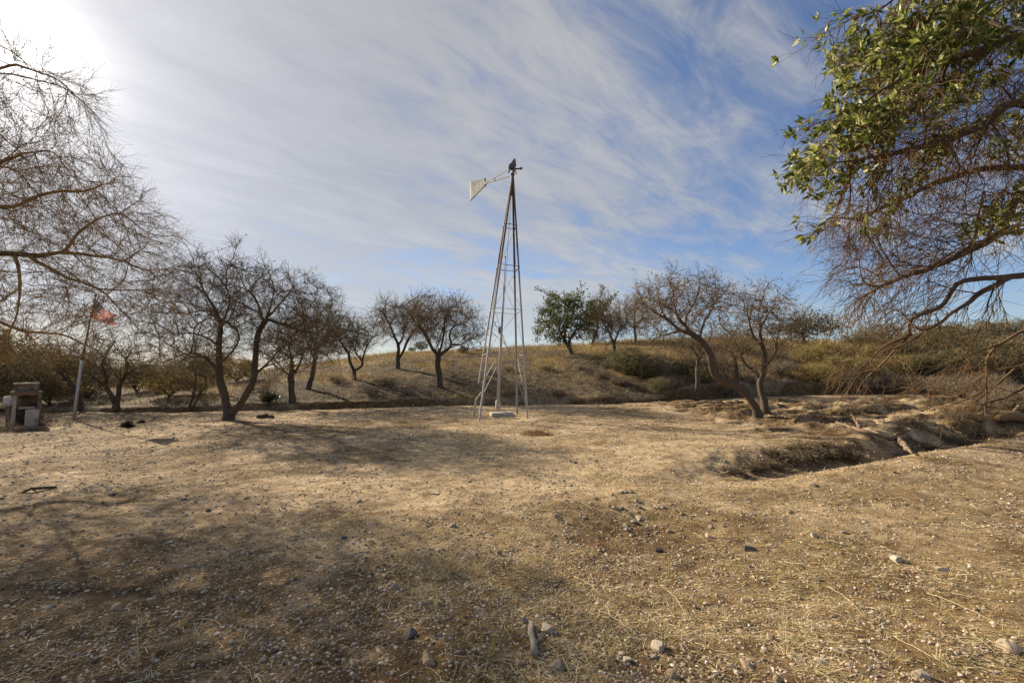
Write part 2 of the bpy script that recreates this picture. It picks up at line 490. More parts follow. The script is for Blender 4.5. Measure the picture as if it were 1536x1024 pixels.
M['twig'] = plain_mat('mesquite_twig', (.08, .053, .029), (.20, .135, .072), 3, bd=0)
M['twig_warm'] = plain_mat('glow_tinted_twig', (.15, .095, .04), (.38, .25, .10), 3, bd=0)  # golden backlit glow painted into the twig colour
M['bark_pale'] = bark_mat('weathered_bark', (.07, .052, .036), (.24, .185, .13))
M['bark_mid'] = bark_mat('overhanging_bark', (.045, .032, .023), (.17, .12, .085))
M['twig_far'] = plain_mat('brush_twig', (.11, .085, .055), (.21, .16, .10), 2, bd=0)
M['twig_scrub'] = plain_mat('scrub_twig', (.15, .115, .075), (.29, .23, .155), 2, bd=0)
M['twig_gold'] = plain_mat('golden_brush_twig', (.19, .145, .055), (.30, .225, .085), 2, bd=0)
M['twig_near'] = plain_mat('drooping_twig', (.065, .038, .018), (.19, .115, .055), 5, bd=0)
M['leaf'] = tint_mat('leaf', .4, .4)
M['leaf_dry'] = tint_mat('dry_leaf', .8, .3)
M['straw'] = tint_mat('dry_straw', .75, .2)
M['stone'] = tint_mat('gravel_stone', .9, 0)
M['deadwood'] = bark_mat('splintered_wood', (.09, .055, .028), (.33, .20, .085), 6)
M['brownwood'] = bark_mat('weathered_log', (.06, .042, .028), (.27, .185, .115), 6)
M['greywood'] = bark_mat('grey_deadwood', (.13, .11, .085), (.42, .36, .29), 6)

def rock_mat(name, a, b2):
    m, nt, b = newmat(name, .92); co = objco(nt)
    f = noise(nt, 18, 7, .65, co); c = ramp(nt, f, [(.3, a), (.7, b2)])
    nt.links.new(c, b.inputs['Base Color']); bump(nt, b, noise(nt, 60, 6, .7, co), .7, .004); return m
M['rock_white'] = rock_mat('pale_rock', (.33, .27, .195), (.55, .46, .345))
M['rock_grey'] = rock_mat('grey_rock', (.17, .138, .105), (.35, .29, .23))
M['rock_tan'] = rock_mat('tan_rock', (.25, .178, .11), (.47, .35, .23))
M['rock_dark'] = rock_mat('dark_rock', (.07, .06, .055), (.17, .15, .135))

def metal_mat(name, rust_z0=None, rust_z1=None, dark=1.0):
    m, nt, b = newmat(name, .7); g = nd(nt, 'ShaderNodeNewGeometry'); co = g.outputs['Position']
    f = noise(nt, 3.5, 6, .7, co); f2 = noise(nt, 25, 4, .6, co)
    base = ramp(nt, f2, [(.3, (.34 * dark, .34 * dark, .33 * dark)), (.7, (.58 * dark, .57 * dark, .54 * dark))])
    rust = ramp(nt, f2, [(.3, (.07, .055, .045)), (.7, (.19, .145, .11))])
    if rust_z0 is not None:
        z = nd(nt, 'ShaderNodeSeparateXYZ'); nt.links.new(co, z.inputs[0])
        t = nd(nt, 'ShaderNodeMapRange'); nt.links.new(z.outputs[2], t.inputs[0]); t.inputs[1].default_value = rust_z0; t.inputs[2].default_value = rust_z1
        k = math_(nt, 'ADD', math_(nt, 'MULTIPLY', t.outputs[0], .75), math_(nt, 'MULTIPLY', f, .5))
    else: k = math_(nt, 'ADD', f, .05)
    k = ramp(nt, k, [(.5, (0, 0, 0)), (.72, (1, 1, 1))])
    c = mix(nt, k, base, rust); nt.links.new(c, b.inputs['Base Color'])
    b.inputs['Metallic'].default_value = .1
    bump(nt, b, f2, .3, .002); return m
M['steel'] = metal_mat('galvanised_steel', 2.8, 8.0, .88)
M['rusty'] = metal_mat('rusty_iron', -5, 1)
M['zinc'] = plain_mat('dull_zinc_sheet', (.085, .087, .085), (.20, .203, .197), 4, .8, .002)
M['white_pipe'] = metal_mat('pale_painted_pipe', 1.6, 5.5, .95)
M['concrete'] = plain_mat('old_concrete', (.30, .26, .21), (.52, .46, .38), 9, bd=.012)

# ground
def ground_mat():
    m, nt, b = newmat('dry_ground', .97); b.inputs['Specular IOR Level'].default_value = .1
    g = nd(nt, 'ShaderNodeNewGeometry'); co = g.outputs['Position']
    n1 = noise(nt, .9, 5, .6, co); n2 = noise(nt, 6, 6, .65, co); n3 = noise(nt, 38, 5, .7, co); n4 = noise(nt, 130, 3, .6, co)
    pale = ramp(nt, n2, [(.28, (.26, .172, .085)), (.5, (.52, .39, .235)), (.72, (.70, .565, .385))])
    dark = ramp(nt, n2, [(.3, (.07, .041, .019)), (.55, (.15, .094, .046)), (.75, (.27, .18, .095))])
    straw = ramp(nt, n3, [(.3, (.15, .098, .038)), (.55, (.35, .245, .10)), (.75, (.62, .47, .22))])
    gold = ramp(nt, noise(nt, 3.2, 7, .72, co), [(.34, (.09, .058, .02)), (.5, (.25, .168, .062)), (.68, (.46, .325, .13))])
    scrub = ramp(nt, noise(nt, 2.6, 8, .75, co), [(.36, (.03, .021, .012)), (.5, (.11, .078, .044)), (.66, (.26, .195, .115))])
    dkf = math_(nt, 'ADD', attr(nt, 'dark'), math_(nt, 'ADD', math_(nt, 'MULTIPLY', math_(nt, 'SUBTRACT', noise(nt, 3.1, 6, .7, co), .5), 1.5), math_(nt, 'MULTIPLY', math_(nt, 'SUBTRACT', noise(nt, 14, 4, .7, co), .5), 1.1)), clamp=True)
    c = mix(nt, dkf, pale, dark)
    sf = math_(nt, 'MULTIPLY', attr(nt, 'straw'), math_(nt, 'MULTIPLY', .75, ramp(nt, noise(nt, 9, 6, .75, co), [(.46, (0, 0, 0)), (.58, (1, 1, 1))])), clamp=True)
    c = mix(nt, sf, c, straw)
    c = mix(nt, attr(nt, 'scrub'), c, scrub); c = mix(nt, attr(nt, 'gold'), c, gold)
    # fine grit: dark gaps and pale chips
    v = nd(nt, 'ShaderNodeTexVoronoi'); v.inputs['Scale'].default_value = 34; nt.links.new(co, v.inputs['Vector'])
    chip = ramp(nt, v.outputs['Distance'], [(.10, (1, 1, 1)), (.26, (0, 0, 0))])
    sep = nd(nt, 'ShaderNodeSeparateColor'); nt.links.new(v.outputs['Color'], sep.inputs[0])
    ck = math_(nt, 'MULTIPLY', chip, math_(nt, 'GREATER_THAN', sep.outputs[0], .62))
    c = mix(nt, math_(nt, 'MULTIPLY', ck, .75), c, mix(nt, sep.outputs[1], (.30, .25, .20), (.62, .55, .47)))
    v3 = nd(nt, 'ShaderNodeTexVoronoi'); v3.inputs['Scale'].default_value = 11; v3.inputs['Randomness'].default_value = 1; nt.links.new(co, v3.inputs['Vector'])
    s3 = nd(nt, 'ShaderNodeSeparateColor'); nt.links.new(v3.outputs['Color'], s3.inputs[0])
    k3 = math_(nt, 'MULTIPLY', ramp(nt, math_(nt, 'ADD', v3.outputs['Distance'], math_(nt, 'MULTIPLY', n3, .35)), [(.22, (1, 1, 1)), (.42, (0, 0, 0))]), math_(nt, 'GREATER_THAN', s3.outputs[0], .42))
    c = mix(nt, math_(nt, 'MULTIPLY', k3, .8), c, mix(nt, math_(nt, 'GREATER_THAN', s3.outputs[1], .45), (.075, .048, .026), (.60, .47, .29)))
    grit = ramp(nt, n4, [(.3, (.45, .43, .40)), (.6, (1.15, 1.15, 1.15))]); c = mix(nt, 1.0, c, grit, 'MULTIPLY')
    bl = ramp(nt, n1, [(.3, (.78, .76, .73)), (.65, (1.1, 1.1, 1.1))]); c = mix(nt, 1.0, c, bl, 'MULTIPLY')
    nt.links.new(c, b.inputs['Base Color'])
    h = math_(nt, 'ADD', math_(nt, 'MULTIPLY', n3, .8), math_(nt, 'ADD', math_(nt, 'MULTIPLY', n4, .25), math_(nt, 'MULTIPLY', ck, .35)))
    bump(nt, b, h, .9, .03)
    return m
M['ground'] = ground_mat()

# ------------------------------------------------------------------ ground sheet
def masks(x, y):
    n = fbm(x / 1.6, y / 1.6, 71, 4); n2 = fbm(x / .5, y / .5, 77, 3)
    yb = np.interp(x, BANK[:, 0], BANK[:, 1])
    yard = 1 - sst(-.2, .4, y - yb)
    # brown bare earth: near foreground, terrace face, gully; shade painted into the last two
    dk = .50 + .16 * sst(-1.5, -5, x) - .66 * np.exp(-((x - .4) / 3.4) ** 2 - ((y - 9.5) / 4.2) ** 2) - .35 * np.exp(-((x - 5.5) / 2.6) ** 2 - ((y - 6) / 1.6) ** 2) - .25 * sst(14, 19, y) * np.exp(-((x + 1) / 9) ** 2) + (n - .5) * 1.3 + (n2 - .5) * .7  # pale pool of sunlight painted over the centre of the yard
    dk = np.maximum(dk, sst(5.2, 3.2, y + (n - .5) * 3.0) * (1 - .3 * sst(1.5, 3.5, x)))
    dk = np.maximum(dk, .95 * np.exp(-((x - 1.25) / 1.1) ** 2 - ((y - 4.9) / .75) ** 2))
    d, dep, wid, sgn = gully(x, y)
    dk = np.maximum(dk, sst(.1, .5, dep) * np.exp(-(d / (wid * 1.3)) ** 4) * .85)  # gully: dark soil with the far bank's shade painted in
    dk = np.maximum(dk, .75 * sst(-1.5, -6, x - (y - 6) * .05) * sst(13, 7, y) * sst(.25, .55, n))  # left yard painted darker, adding to the tree shade there
    dk = np.maximum(dk, .95 * sst(5, 8, x) * sst(8.5, 10, y) * sst(27, 21, y) * sst(.3, .56, n2 * .6 + n * .4))
    dk = np.maximum(dk, .8 * sst(.5, 2, x) * sst(8, 5, y) * sst(.35, .6, n2 * .5 + n * .5))
    dk = np.clip(dk * (.55 + .9 * n2), 0, 1) * yard
    dk = np.maximum(dk, 1.5 * np.exp(-((x - 1.3) / 1.0) ** 2 - ((y - 4.8) / .6) ** 2))  # terrace slope's shade painted in as a dark patch
    dk = np.maximum(dk, (.72 + .6 * (n - .5)) * sst(-1, .8, x) * sst(5.4, 4.2, y - .12 * x))
    dk = np.maximum(dk, np.exp(-((y - yb + .02) / .26) ** 2) * 1.6)  # shade on the cut bank face painted as a dark line
    st = sst(.2, 1.6, x - (6 - y) * .15) * sst(9, 5, y) * sst(.25, .6, n + .1)
    st = np.maximum(st, .8 * sst(.52, .66, n) * sst(12, 4, y))
    st = np.maximum(st, .85 * np.exp(-((x + .35) / .7) ** 2 - ((y - 3.95) / .35) ** 2))
    st = np.maximum(st, .45 * sst(.45, .7, n) * yard) * (1 - .8 * np.exp(-((x - 1.3) / 1.0) ** 2 - ((y - 4.8) / .55) ** 2))
    t = np.clip((y - yb) / (YC - yb), 0, 1)
    hill = sst(.0, .6, y - yb)
    gold = hill * sst(.36, .85, t + (n - .5) * 1.1 + (fbm(x / 6, y / 6, 91, 3) - .5) * .7)
    gold = np.maximum(gold, hill * .8 * sst(.5, .68, fbm(x / 2.4, y / 2.4, 93, 3)))
    face = np.exp(-((y - yb) / .2) ** 2)
    return dk, st * yard, gold * (1 - face), hill * (1 - face)
def build_ground():
    a = np.radians(np.concatenate([np.arange(-180, -62, 4.0), np.arange(-62, 62, .2), np.arange(62, 180, 4.0)]))
    r = [0.0, .35]
    while r[-1] < 4200:
        v = r[-1]
        r.append(v * (1.05 if v < 1.4 else 1.0085 if v < 14 else 1.0058 if v < 34 else 1.012 if v < 60 else 1.12))
    r = np.array(r[1:])
    A, RR = np.meshgrid(a, r)
    x = np.sin(A) * RR; y = np.cos(A) * RR; z = hv(x, y)
    n, m = A.shape
    v = np.stack([x, y, z], -1).reshape(-1, 3)
    v = np.concatenate([v, [[0, 0, hgt(0, 0)]]])
    i = np.arange(n - 1)[:, None] * m; j = np.arange(m)[None]; j2 = (j + 1) % m
    q = np.stack([i + j, i + m + j, i + m + j2, i + j2], -1).reshape(-1, 4)
    jj = np.arange(m); t = np.stack([np.full(m, n * m), jj, (jj + 1) % m], 1)
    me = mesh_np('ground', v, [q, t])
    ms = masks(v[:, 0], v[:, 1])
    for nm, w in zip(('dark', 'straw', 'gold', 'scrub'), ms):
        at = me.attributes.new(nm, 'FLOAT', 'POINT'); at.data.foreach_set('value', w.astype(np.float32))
    o = link('ground', me, M['ground']); tag(o, kind='structure')
build_ground()

# far ridge on the left and a mountain behind it
def ridge(name, px0, px1, Y, prof, mat, thick):
    px = np.linspace(px0, px1, 90); mb = MB(); rows = []
    top = np.array([P(p, prof(p), Y) for p in px])
    for k, (dy, f) in enumerate([(-thick, 0), (-thick * .6, .35), (-thick * .25, .8), (0, 1), (thick * .5, .7), (thick, 0)]):
        w = top.copy(); w[:, 1] += dy + (fbm(px / 9, px * 0 + k, 7, 3) - .5) * thick * .2; w[:, 2] = -1 + (top[:, 2] + 1) * f * (1 + .1 * (fbm(px / 5, px * 0 + k * 3.1, 17, 3) - .5) * (f < 1)); rows.append(w)
    v = np.array(rows); n = len(px)
    q = [(i * n + j, i * n + j + 1, (i + 1) * n + j + 1, (i + 1) * n + j) for i in range(5) for j in range(n - 1)]
    mb.add(v.reshape(-1, 3), q); o = mb.build(name, mat); tag(o, kind='structure')
M['ridge'] = plain_mat('scrubby_ridge', (.06, .055, .04), (.16, .13, .09), .05, bd=0)
M['mount'] = plain_mat('haze_tinted_rock', (.10, .12, .17), (.16, .18, .24), .002, bd=0)  # distance haze painted into the mountain as a bluish tint
ridge('hill_ridge', -700, 205, 420, lambda p: 541 + 4 * math.sin(p * .01) + (0 if p < 120 else (p - 120) * .2), M['ridge'], 90)
ridge('mountain', 120, 420, 3000, lambda p: 552 + abs(p - 222) * .11, M['mount'], 500)

# ------------------------------------------------------------------ WINDMILL
def windmill():
    gb = {k: ground_at(*v) for k, v in dict(fl=(717, 631), bl=(709, 623), br=(777, 620), fr=(793, 627)).items()}
    Yc = np.mean([g[1] for g in gb.values()])
    base = np.mean(list(gb.values()), 0)
    root = thing('windmill', 'tall rusty lattice windmill tower that lost its blades, grey tail vane pointing left', 'windmill', base)
    apex = P(769, 264, Yc); rtop = .055
    cen = {k: gb[k] for k in gb}
    top = {k: apex + nrm((gb[k] - base) * np.array([1, 1, 0])) * rtop for k in gb}
    def at(k, t): return gb[k] + (top[k] - gb[k]) * t
    order = ['fl', 'bl', 'br', 'fr']
    def axes(k):
        i = order.index(k); a = gb[order[(i + 1) % 4]] - gb[k]; b = gb[order[(i - 1) % 4]] - gb[k]
        return a, b
    for k in order:
        a, b = axes(k); mb = MB(); g = gb[k].copy()
        if k == 'bl':   # torn and bent low down
            p1 = at(k, .135); mb.angle_iron([p1, at(k, .4), at(k, .7), top[k]], a, b, .068, .010)
            o = mb.build('leg', M['steel'], root, base, smooth=False); o['label'] = 'leg torn off above the ground'
            mb = MB(); q = P(721, 588, gb[k][1]); mb.angle_iron([g - np.array([0, 0, .1]), P(713, 599, gb[k][1]), q], a, b, .068, .010)
            o = mb.build('leg', M['steel'], root, base, smooth=False); o['label'] = 'bent stub of the torn leg'
        else:
            mb.angle_iron([g - np.array([0, 0, .1]), at(k, .3), at(k, .6), top[k]], a, b, .07, .010)
            mb.build('leg', M['steel'], root, base, smooth=False)
    for t in (.25, .43, .61, .785):
        for i in range(4):
            p, q = at(order[i], t), at(order[(i + 1) % 4], t)
            mb = MB(); mb.bar(p, q, .04, .012); mb.build('girt', M['steel'], root, base, smooth=False)
    # diagonal braces
    def brace(k1, t1, k2, t2, r=.011):
        mb = MB(); mb.tube([at(k1, t1), at(k2, t2)], r, 5); mb.build('brace', M['steel'], root, base)
    brace('fl', .43, 'fr', .02); brace('bl', .43, 'br', .2, .01); brace('fl', .34, 'br', .25, .009)
    brace('fr', .43, 'fl', .61, .007); brace('br', .43, 'bl', .61, .007); brace('bl', .25, 'fl', .43, .007); brace('fr', .25, 'br', .43, .007); brace('br', .61, 'fr', .785, .006); brace('fl', .61, 'fr', .785, .006); brace('fl', .43, 'fr', .61, .007); brace('bl', .25, 'br', .43, .008); brace('fr', .02, 'br', .25, .008)
    for (p, q) in (((742, 541), (724, 573)), ((745, 549), (722, 596))):
        mb = MB(); mb.bar(P(*p, Yc), P(*q, gb['fl'][1]), .028, .01); mb.build('brace', M['steel'], root, base, smooth=False)
    # apex collar and mast
    mb = MB(); mb.tube([apex - np.array([0, 0, .75]), apex - np.array([0, 0, .1])], [.05, .05], 8); mb.tube([apex - np.array([0, 0, .12]), P(769.5, 255, Yc)], [.045, .04], 8)
    mb.tube([apex + np.array([0, 0, .03]), apex + np.array([0, 0, .1])], [.075, .075], 10)
    mb.build('mast', M['rusty'], root, base)
    # ladder rungs on front-left leg
    mb = MB()
    a, b = axes('fl'); off = nrm(a) * .20
    mb.tube([at('fl', .43) + off, at('fl', .93) + off * .25], .012, 5)
    for t in np.arange(.46, .92, .045): mb.tube([at('fl', t), at('fl', t) + off * (1 - (t - .43) * 1.5)], .008, 4)
    mb.build('ladder', M['rusty'], root, base)
    # pump rod
    mb = MB(); mb.tube([P(768, 275, Yc), P(759, 412, Yc), P(755, 470, Yc)], .009, 5); mb.build('sucker_rod', M['rusty'], root, base)
    # gear head
    hc = P(768.5, 250, Yc); head = MB()
    prof = [(-.14, -.05), (-.11, .05), (-.03, .10), (.06, .08), (.12, .0), (.07, -.09), (-.06, -.1)]
    for y0, y1 in ((-.11, .11),):
        v = [hc + np.array([x, y0, z]) for x, z in prof] + [hc + np.array([x, y1, z]) for x, z in prof]; n = len(prof)
        q = [(j, (j + 1) % n, n + (j + 1) % n, n + j) for j in range(n)]
        v += [hc + np.array([0, y0 - .02, 0]), hc + np.array([0, y1 + .02, 0])]
        t = [(2 * n, (j + 1) % n, j) for j in range(n)] + [(2 * n + 1, n + j, n + (j + 1) % n) for j in range(n)]
        head.add(v, q, t)
    head.tube([P(773, 253.5, Yc), P(782, 253.0, Yc - .1)], [.035, .022], 8); head.tube([P(780.5, 252.9, Yc), P(782.2, 252.6, Yc - .1)], .045, 8)
    head.tube([P(773, 256, Yc), P(774.5, 261.5, Yc)], .02, 6); head.tube([P(764, 255, Yc), P(762, 260, Yc)], .02, 6)
    for sx in (764, 772): head.bar(P(sx, 252, Yc - .12), P(sx, 258, Yc - .12), .04)
    ho = head.build('gear_head', M['rusty'], root, base, smooth=False)
    hd = MB()   # sheet metal hood above the gears
    lo = [P(764, 249, Yc - .13), P(774.5, 250, Yc - .13), P(774.5, 250, Yc + .13), P(764, 249, Yc + .13)]
    hi = [P(770.5, 238.2, Yc - .06), P(773.5, 238.2, Yc - .06), P(773.5, 238.2, Yc + .06), P(770.5, 238.2, Yc + .06)]
    hd.add(lo + hi, [(0, 1, 5, 4), (1, 2, 6, 5), (2, 3, 7, 6), (3, 0, 4, 7), (4, 5, 6, 7), (3, 2, 1, 0)])
    hd.build('hood', M['zinc'], root, base, smooth=False)
    # tail
    tb = MB(); e = P(729, 272.5, Yc + 1.45)
    tb.bar(P(760, 256, Yc + .05), P(731, 272.5, Yc + 1.35), .028); tb.bar(P(763.5, 264.5, Yc + .05), P(727, 276, Yc + 1.45), .032)
    tb.bar(P(743, 266, Yc + .8), P(741.5, 271, Yc + .83), .02); tb.bar(P(731, 272.5, Yc + 1.35), P(718.5, 279.5, Yc + 1.95), .04); tb.bar(P(719, 277, Yc + 1.9), P(719, 284, Yc + 1.92), .03)
    tb.build('tail_boom', M['rusty'], root, base, smooth=False)
    vn = MB(); c4 = [P(704.4, 272.6, Yc + 2.5), P(728, 266.8, Yc + 1.45), P(730.2, 278.5, Yc + 1.4), P(704.2, 303.3, Yc + 2.5)]
    n_ = nrm(np.cross(c4[1] - c4[0], c4[3] - c4[0])); G = 10; vv = []
    for s_ in (-.003, .003):
        for i in range(G + 1):
            for j in range(G + 1):
                u, w = i / G, j / G
                p = (c4[0] * (1 - u) + c4[1] * u) * (1 - w) + (c4[3] * (1 - u) + c4[2] * u) * w
                vv.append(p + n_ * (s_ + .012 * math.sin(u * 22) * .5 + .02 * math.sin(w * 3 + u * 2)))
    k = (G + 1) ** 2; q = []
    for i in range(G):
        for j in range(G):
            a_ = i * (G + 1) + j; b_ = a_ + G + 1
            q.append((a_, b_, b_ + 1, a_ + 1)); q.append((k + a_, k + a_ + 1, k + b_ + 1, k + b_))
    bd = [i * (G + 1) for i in range(G + 1)] + [G * (G + 1) + j for j in range(1, G + 1)] + [i * (G + 1) + G for i in range(G - 1, -1, -1)] + [j for j in range(G - 1, 0, -1)]
    for i_ in range(len(bd)):
        a_, b_ = bd[i_], bd[(i_ + 1) % len(bd)]; q.append((a_, k + a_, k + b_, b_))
    vn.add(vv, q); vn.build('tail_vane', M['zinc'], root, base)
    # ---- pump standpipe on its slab: stands inside the tower
    pb = ground_at(747, 622); Yp = pb[1]
    pr = thing('well_pump', 'pale well pipe with pump cylinder standing inside the windmill tower', 'pump', pb)
    mb = MB(); mb.tube([P(747, 619, Yp), P(747.3, 600, Yp)], .045, 12); mb.tube([P(747.3, 602, Yp), P(752, 500, Yp), P(753.5, 470, Yp)], [.055, .05, .04], 10); mb.build('standpipe', M['white_pipe'], pr, pb)
    mb = MB(); c0 = P(747, 613.5, Yp); c1 = P(747.2, 600.5, Yp); mb.tube([c0, c0 + (c1 - c0) * .04, c1 - (c1 - c0) * .04, c1], [.085, .1, .1, .085], 14); mb.build('cylinder', M['concrete'], pr, pb)
    mb = MB(); mb.tube([P(753.5, 472, Yp), P(756, 430, Yp), P(758, 386, Yp)], [.022, .016, .012], 7)
    for y_ in (385.5, 430, 433, 437): mb.tube([P(758 - (y_ - 385) * .045, y_ - 1.2, Yp), P(758 - (y_ - 385) * .045, y_ + 1.2, Yp)], .032, 8)
    mb.build('polished_rod', M['white_pipe'], pr, pb)
    mb = MB(); mb.box(P(750, 495, Yp), (.06, .05, .13)); mb.box(P(749, 497, Yp - .06), (.04, .03, .05)); mb.build('clamp', M['rusty'], pr, pb, smooth=False)
    mb = MB(); mb.tube([P(747, 617, Yp), P(742, 618.5, Yp - .1)], .03, 8); mb.build('spout', M['rusty'], pr, pb)
    # slab
    sc = ground_at(752, 624)
    bm = bmesh.new(); bmesh.ops.create_cube(bm, size=1)
    bmesh.ops.scale(bm, vec=(.82, .62, .17), verts=bm.verts); bmesh.ops.bevel(bm, geom=bm.edges[:], offset=.025, segments=2, affect='EDGES')
    bmesh.ops.subdivide_edges(bm, edges=bm.edges[:], cuts=2, use_grid_fill=True)
    for v in bm.verts: v.co += Vector([random.uniform(-.012, .012) for _ in range(3)])
    me = bpy.data.meshes.new('concrete_slab'); bm.to_mesh(me); bm.free()
    o = link('concrete_slab', me, M['concrete'], loc=sc + np.array([0, .12, .05])); o.rotation_euler[2] = .2; tag(o, 'low broken concrete slab under the well pump at the windmill foot', 'slab')
windmill()

# ------------------------------------------------------------------ mid-ground mesquites
def DRYL(n): return dict(N=n, L=.075, w=.5, mat=M['leaf_dry'], colors=[(.13, .11, .05), (.17, .12, .06), (.10, .10, .045), (.20, .14, .08)], jit=.05, name='dry_leaves')
def pxtree(name, label, base_px, limbs, blobs, R_px, seed, step_px=9, rt=None, twigs=None, leaves=None, mats=None, group=None, cat='tree', jit=.2, trop=(0, 0, .06), infl=10., kill=1.5, Y=None, iters=70, flare=1.35, thick=None, dens=.75, side=.4):
    base = ground_at(*base_px) if Y is None else np.array([P(base_px[0], base_px[1], Y)[0], Y, 0])
    if Y is not None: base[2] = hgt(base[0], base[1])
    Y0 = base[1]; s = Y0 / F_PX; rng = np.random.default_rng(seed + 999)
    L3 = []
    for i, L in enumerate(limbs):
        q = [P(p[0], p[1], Y0 + (p[2] if len(p) > 2 else 0)) for p in L]
        if i == 0: q[0] = base
        L3.append(q)
    step = step_px * s; rt = rt or .00036 * Y0; blobs = [b_[:3] + (b_[3] * 1.08, b_[4] * 1.08) + (b_[5], int(b_[6] * dens)) for b_ in blobs]; leaves = DRYL(900 if R_px < 6 else 2400) if leaves is None else leaves
    at = blob_pts(blobs, Y0, rng)
    at = at[at[:, 2] > hv(at[:, 0], at[:, 1]) + .3]
    tw = dict(n=3, L=21 * s, r=.00031 * Y0, sub=2, levels=1, below=rt * 4)
    if twigs: tw.update(twigs)
    return tree_parts(name, label, cat, base, L3, at, R_px * .70 * s, rt, step, infl * step, kill * step, seed, mats or (M['bark'], M['twig']), tw, leaves, group, jit, trop, iters=iters, flare=flare, thick=thick, side=side)

# the big twin-trunk mesquite
pxtree('mesquite_tree', 'large bare mesquite with two thick trunks splitting at the ground, left of the windmill', (343, 630),
    [[(343, 630), (343, 621), (338, 600), (332, 570), (328, 545), (329, 520), (331, 490)],
     [(350, 618, -.1), (365, 598, -.2), (378, 575, -.2), (382, 550, -.1), (384, 520, .1), (390, 495, .1), (400, 478, 0)],
     [(332, 560), (316, 543, .3), (295, 530, .6), (265, 535, .9), (238, 545, 1.0)],
     [(331, 545), (345, 530, -.5), (358, 515, -1.0), (356, 490, -1.4)],
     [(330, 520), (310, 505, -.3), (285, 500, -.7), (258, 500, -.9)],
     [(331, 490), (320, 460, .2), (305, 435, .3), (296, 410, .4)],
     [(331, 490), (345, 455, .2), (338, 425, .1), (340, 400, 0)],
     [(370, 592, -.2), (395, 585, -.5), (412, 572, -.7), (422, 560, -.8)],
     [(384, 560, 0), (402, 545, .3), (418, 525, .7), (440, 510, 1.1)],
     [(400, 478), (420, 485, -.4), (450, 495, -.7), (480, 505, -.8)],
     [(400, 478), (420, 455, .2), (440, 430, .3)], [(396, 485), (385, 450, -.3), (365, 425, -.5)], [(400, 478), (410, 440, .4), (405, 410, .5)]],
    [(335, 440, 0, 95, 52, 2.2, 900), (285, 500, .2, 62, 48, 1.8, 500), (420, 450, 0, 80, 45, 2.0, 750), (455, 500, 0, 52, 40, 1.7, 450), (370, 500, 0, 60, 45, 1.5, 250), (265, 470, .2, 40, 40, 1.6, 250)],
    11, 11, step_px=8, twigs=dict(n=3, sub=3), dens=.75)
pxtree('mesquite_tree', 'bare leaning mesquite with one long trunk curving over to the left', (1137, 627),
    [[(1137, 627), (1133, 612), (1122, 594), (1106, 580), (1088, 574), (1074, 564), (1067, 549), (1065, 530), (1054, 513), (1040, 502), (1022, 497), (1005, 500)],
     [(1040, 502), (1025, 485, .4), (1015, 470, .6), (990, 455, .7), (970, 445, .8)], [(1030, 498), (1028, 478, -.4), (1040, 455, -.6), (1050, 430, -.6)],
     [(1022, 497), (1000, 478, -.6), (985, 470, -1), (965, 455, -1.2)], [(1005, 500), (985, 507, .3), (968, 520, .5)], [(1050, 510), (1055, 485, .7), (1070, 460, 1.), (1078, 440, 1.2)],
     [(1022, 485, .2), (1010, 455, .1), (1012, 430, 0)]],
    [(1012, 455, 0, 62, 42, 1.8, 900), (985, 495, 0, 38, 32, 1.3, 300), (1060, 450, .6, 35, 32, 1.4, 350)], 7.4, 21, step_px=7, flare=1.7, dens=.55, twigs=dict(n=2))
pxtree('mesquite_tree', 'bare forked mesquite just behind the leaning one, spreading to the right', (1149, 619),
    [[(1149, 619), (1146, 600), (1141, 580), (1139, 562)], [(1139, 562), (1120, 548, .2), (1108, 528, .3), (1100, 505, .3), (1080, 488, .3)], [(1141, 568), (1148, 545, -.2), (1143, 515, -.3), (1138, 490, -.3), (1140, 460, -.3)],
     [(1145, 555), (1158, 535, .1), (1172, 515, .2), (1190, 505, .3)], [(1141, 520, -.3), (1128, 500, -.6), (1122, 475, -.8), (1115, 450, -.9)], [(1139, 495, -.3), (1155, 470, 0), (1172, 452, .2)], [(1165, 525, .1), (1166, 500, .5), (1175, 480, .7)]],
    [(1125, 470, 0, 50, 42, 1.7, 600), (1155, 490, 0, 42, 45, 1.6, 450), (1100, 515, .2, 30, 30, 1.3, 200)], 6.5, 23, step_px=7.5, dens=.6, twigs=dict(n=2), flare=1.6)
pxtree('mesquite_tree', 'straight thin mesquite standing at the foot of the bank behind the leaning tree', (1046, 601),
    [[(1046, 601), (1045, 580), (1046, 555), (1048, 535)], [(1048, 540), (1060, 520, .2), (1068, 500, .3)], [(1048, 538), (1035, 518, .1), (1020, 510, 0)], [(1047, 545), (1050, 515, -.3), (1048, 495, -.4)]],
    [(1045, 510, 0, 38, 28, 1.8, 350)], 5, 25, step_px=8)
pxtree('mesquite_tree', 'small dark mesquite trunk low on the slope between the two leaning trees', (1105, 578),
    [[(1105, 578), (1106, 560), (1105, 540), (1110, 520)], [(1106, 545), (1095, 525), (1085, 515)], [(1105, 540), (1120, 522), (1130, 510)]], [(1107, 515, 0, 32, 24, 2., 300)], 4.5, 27, step_px=8)
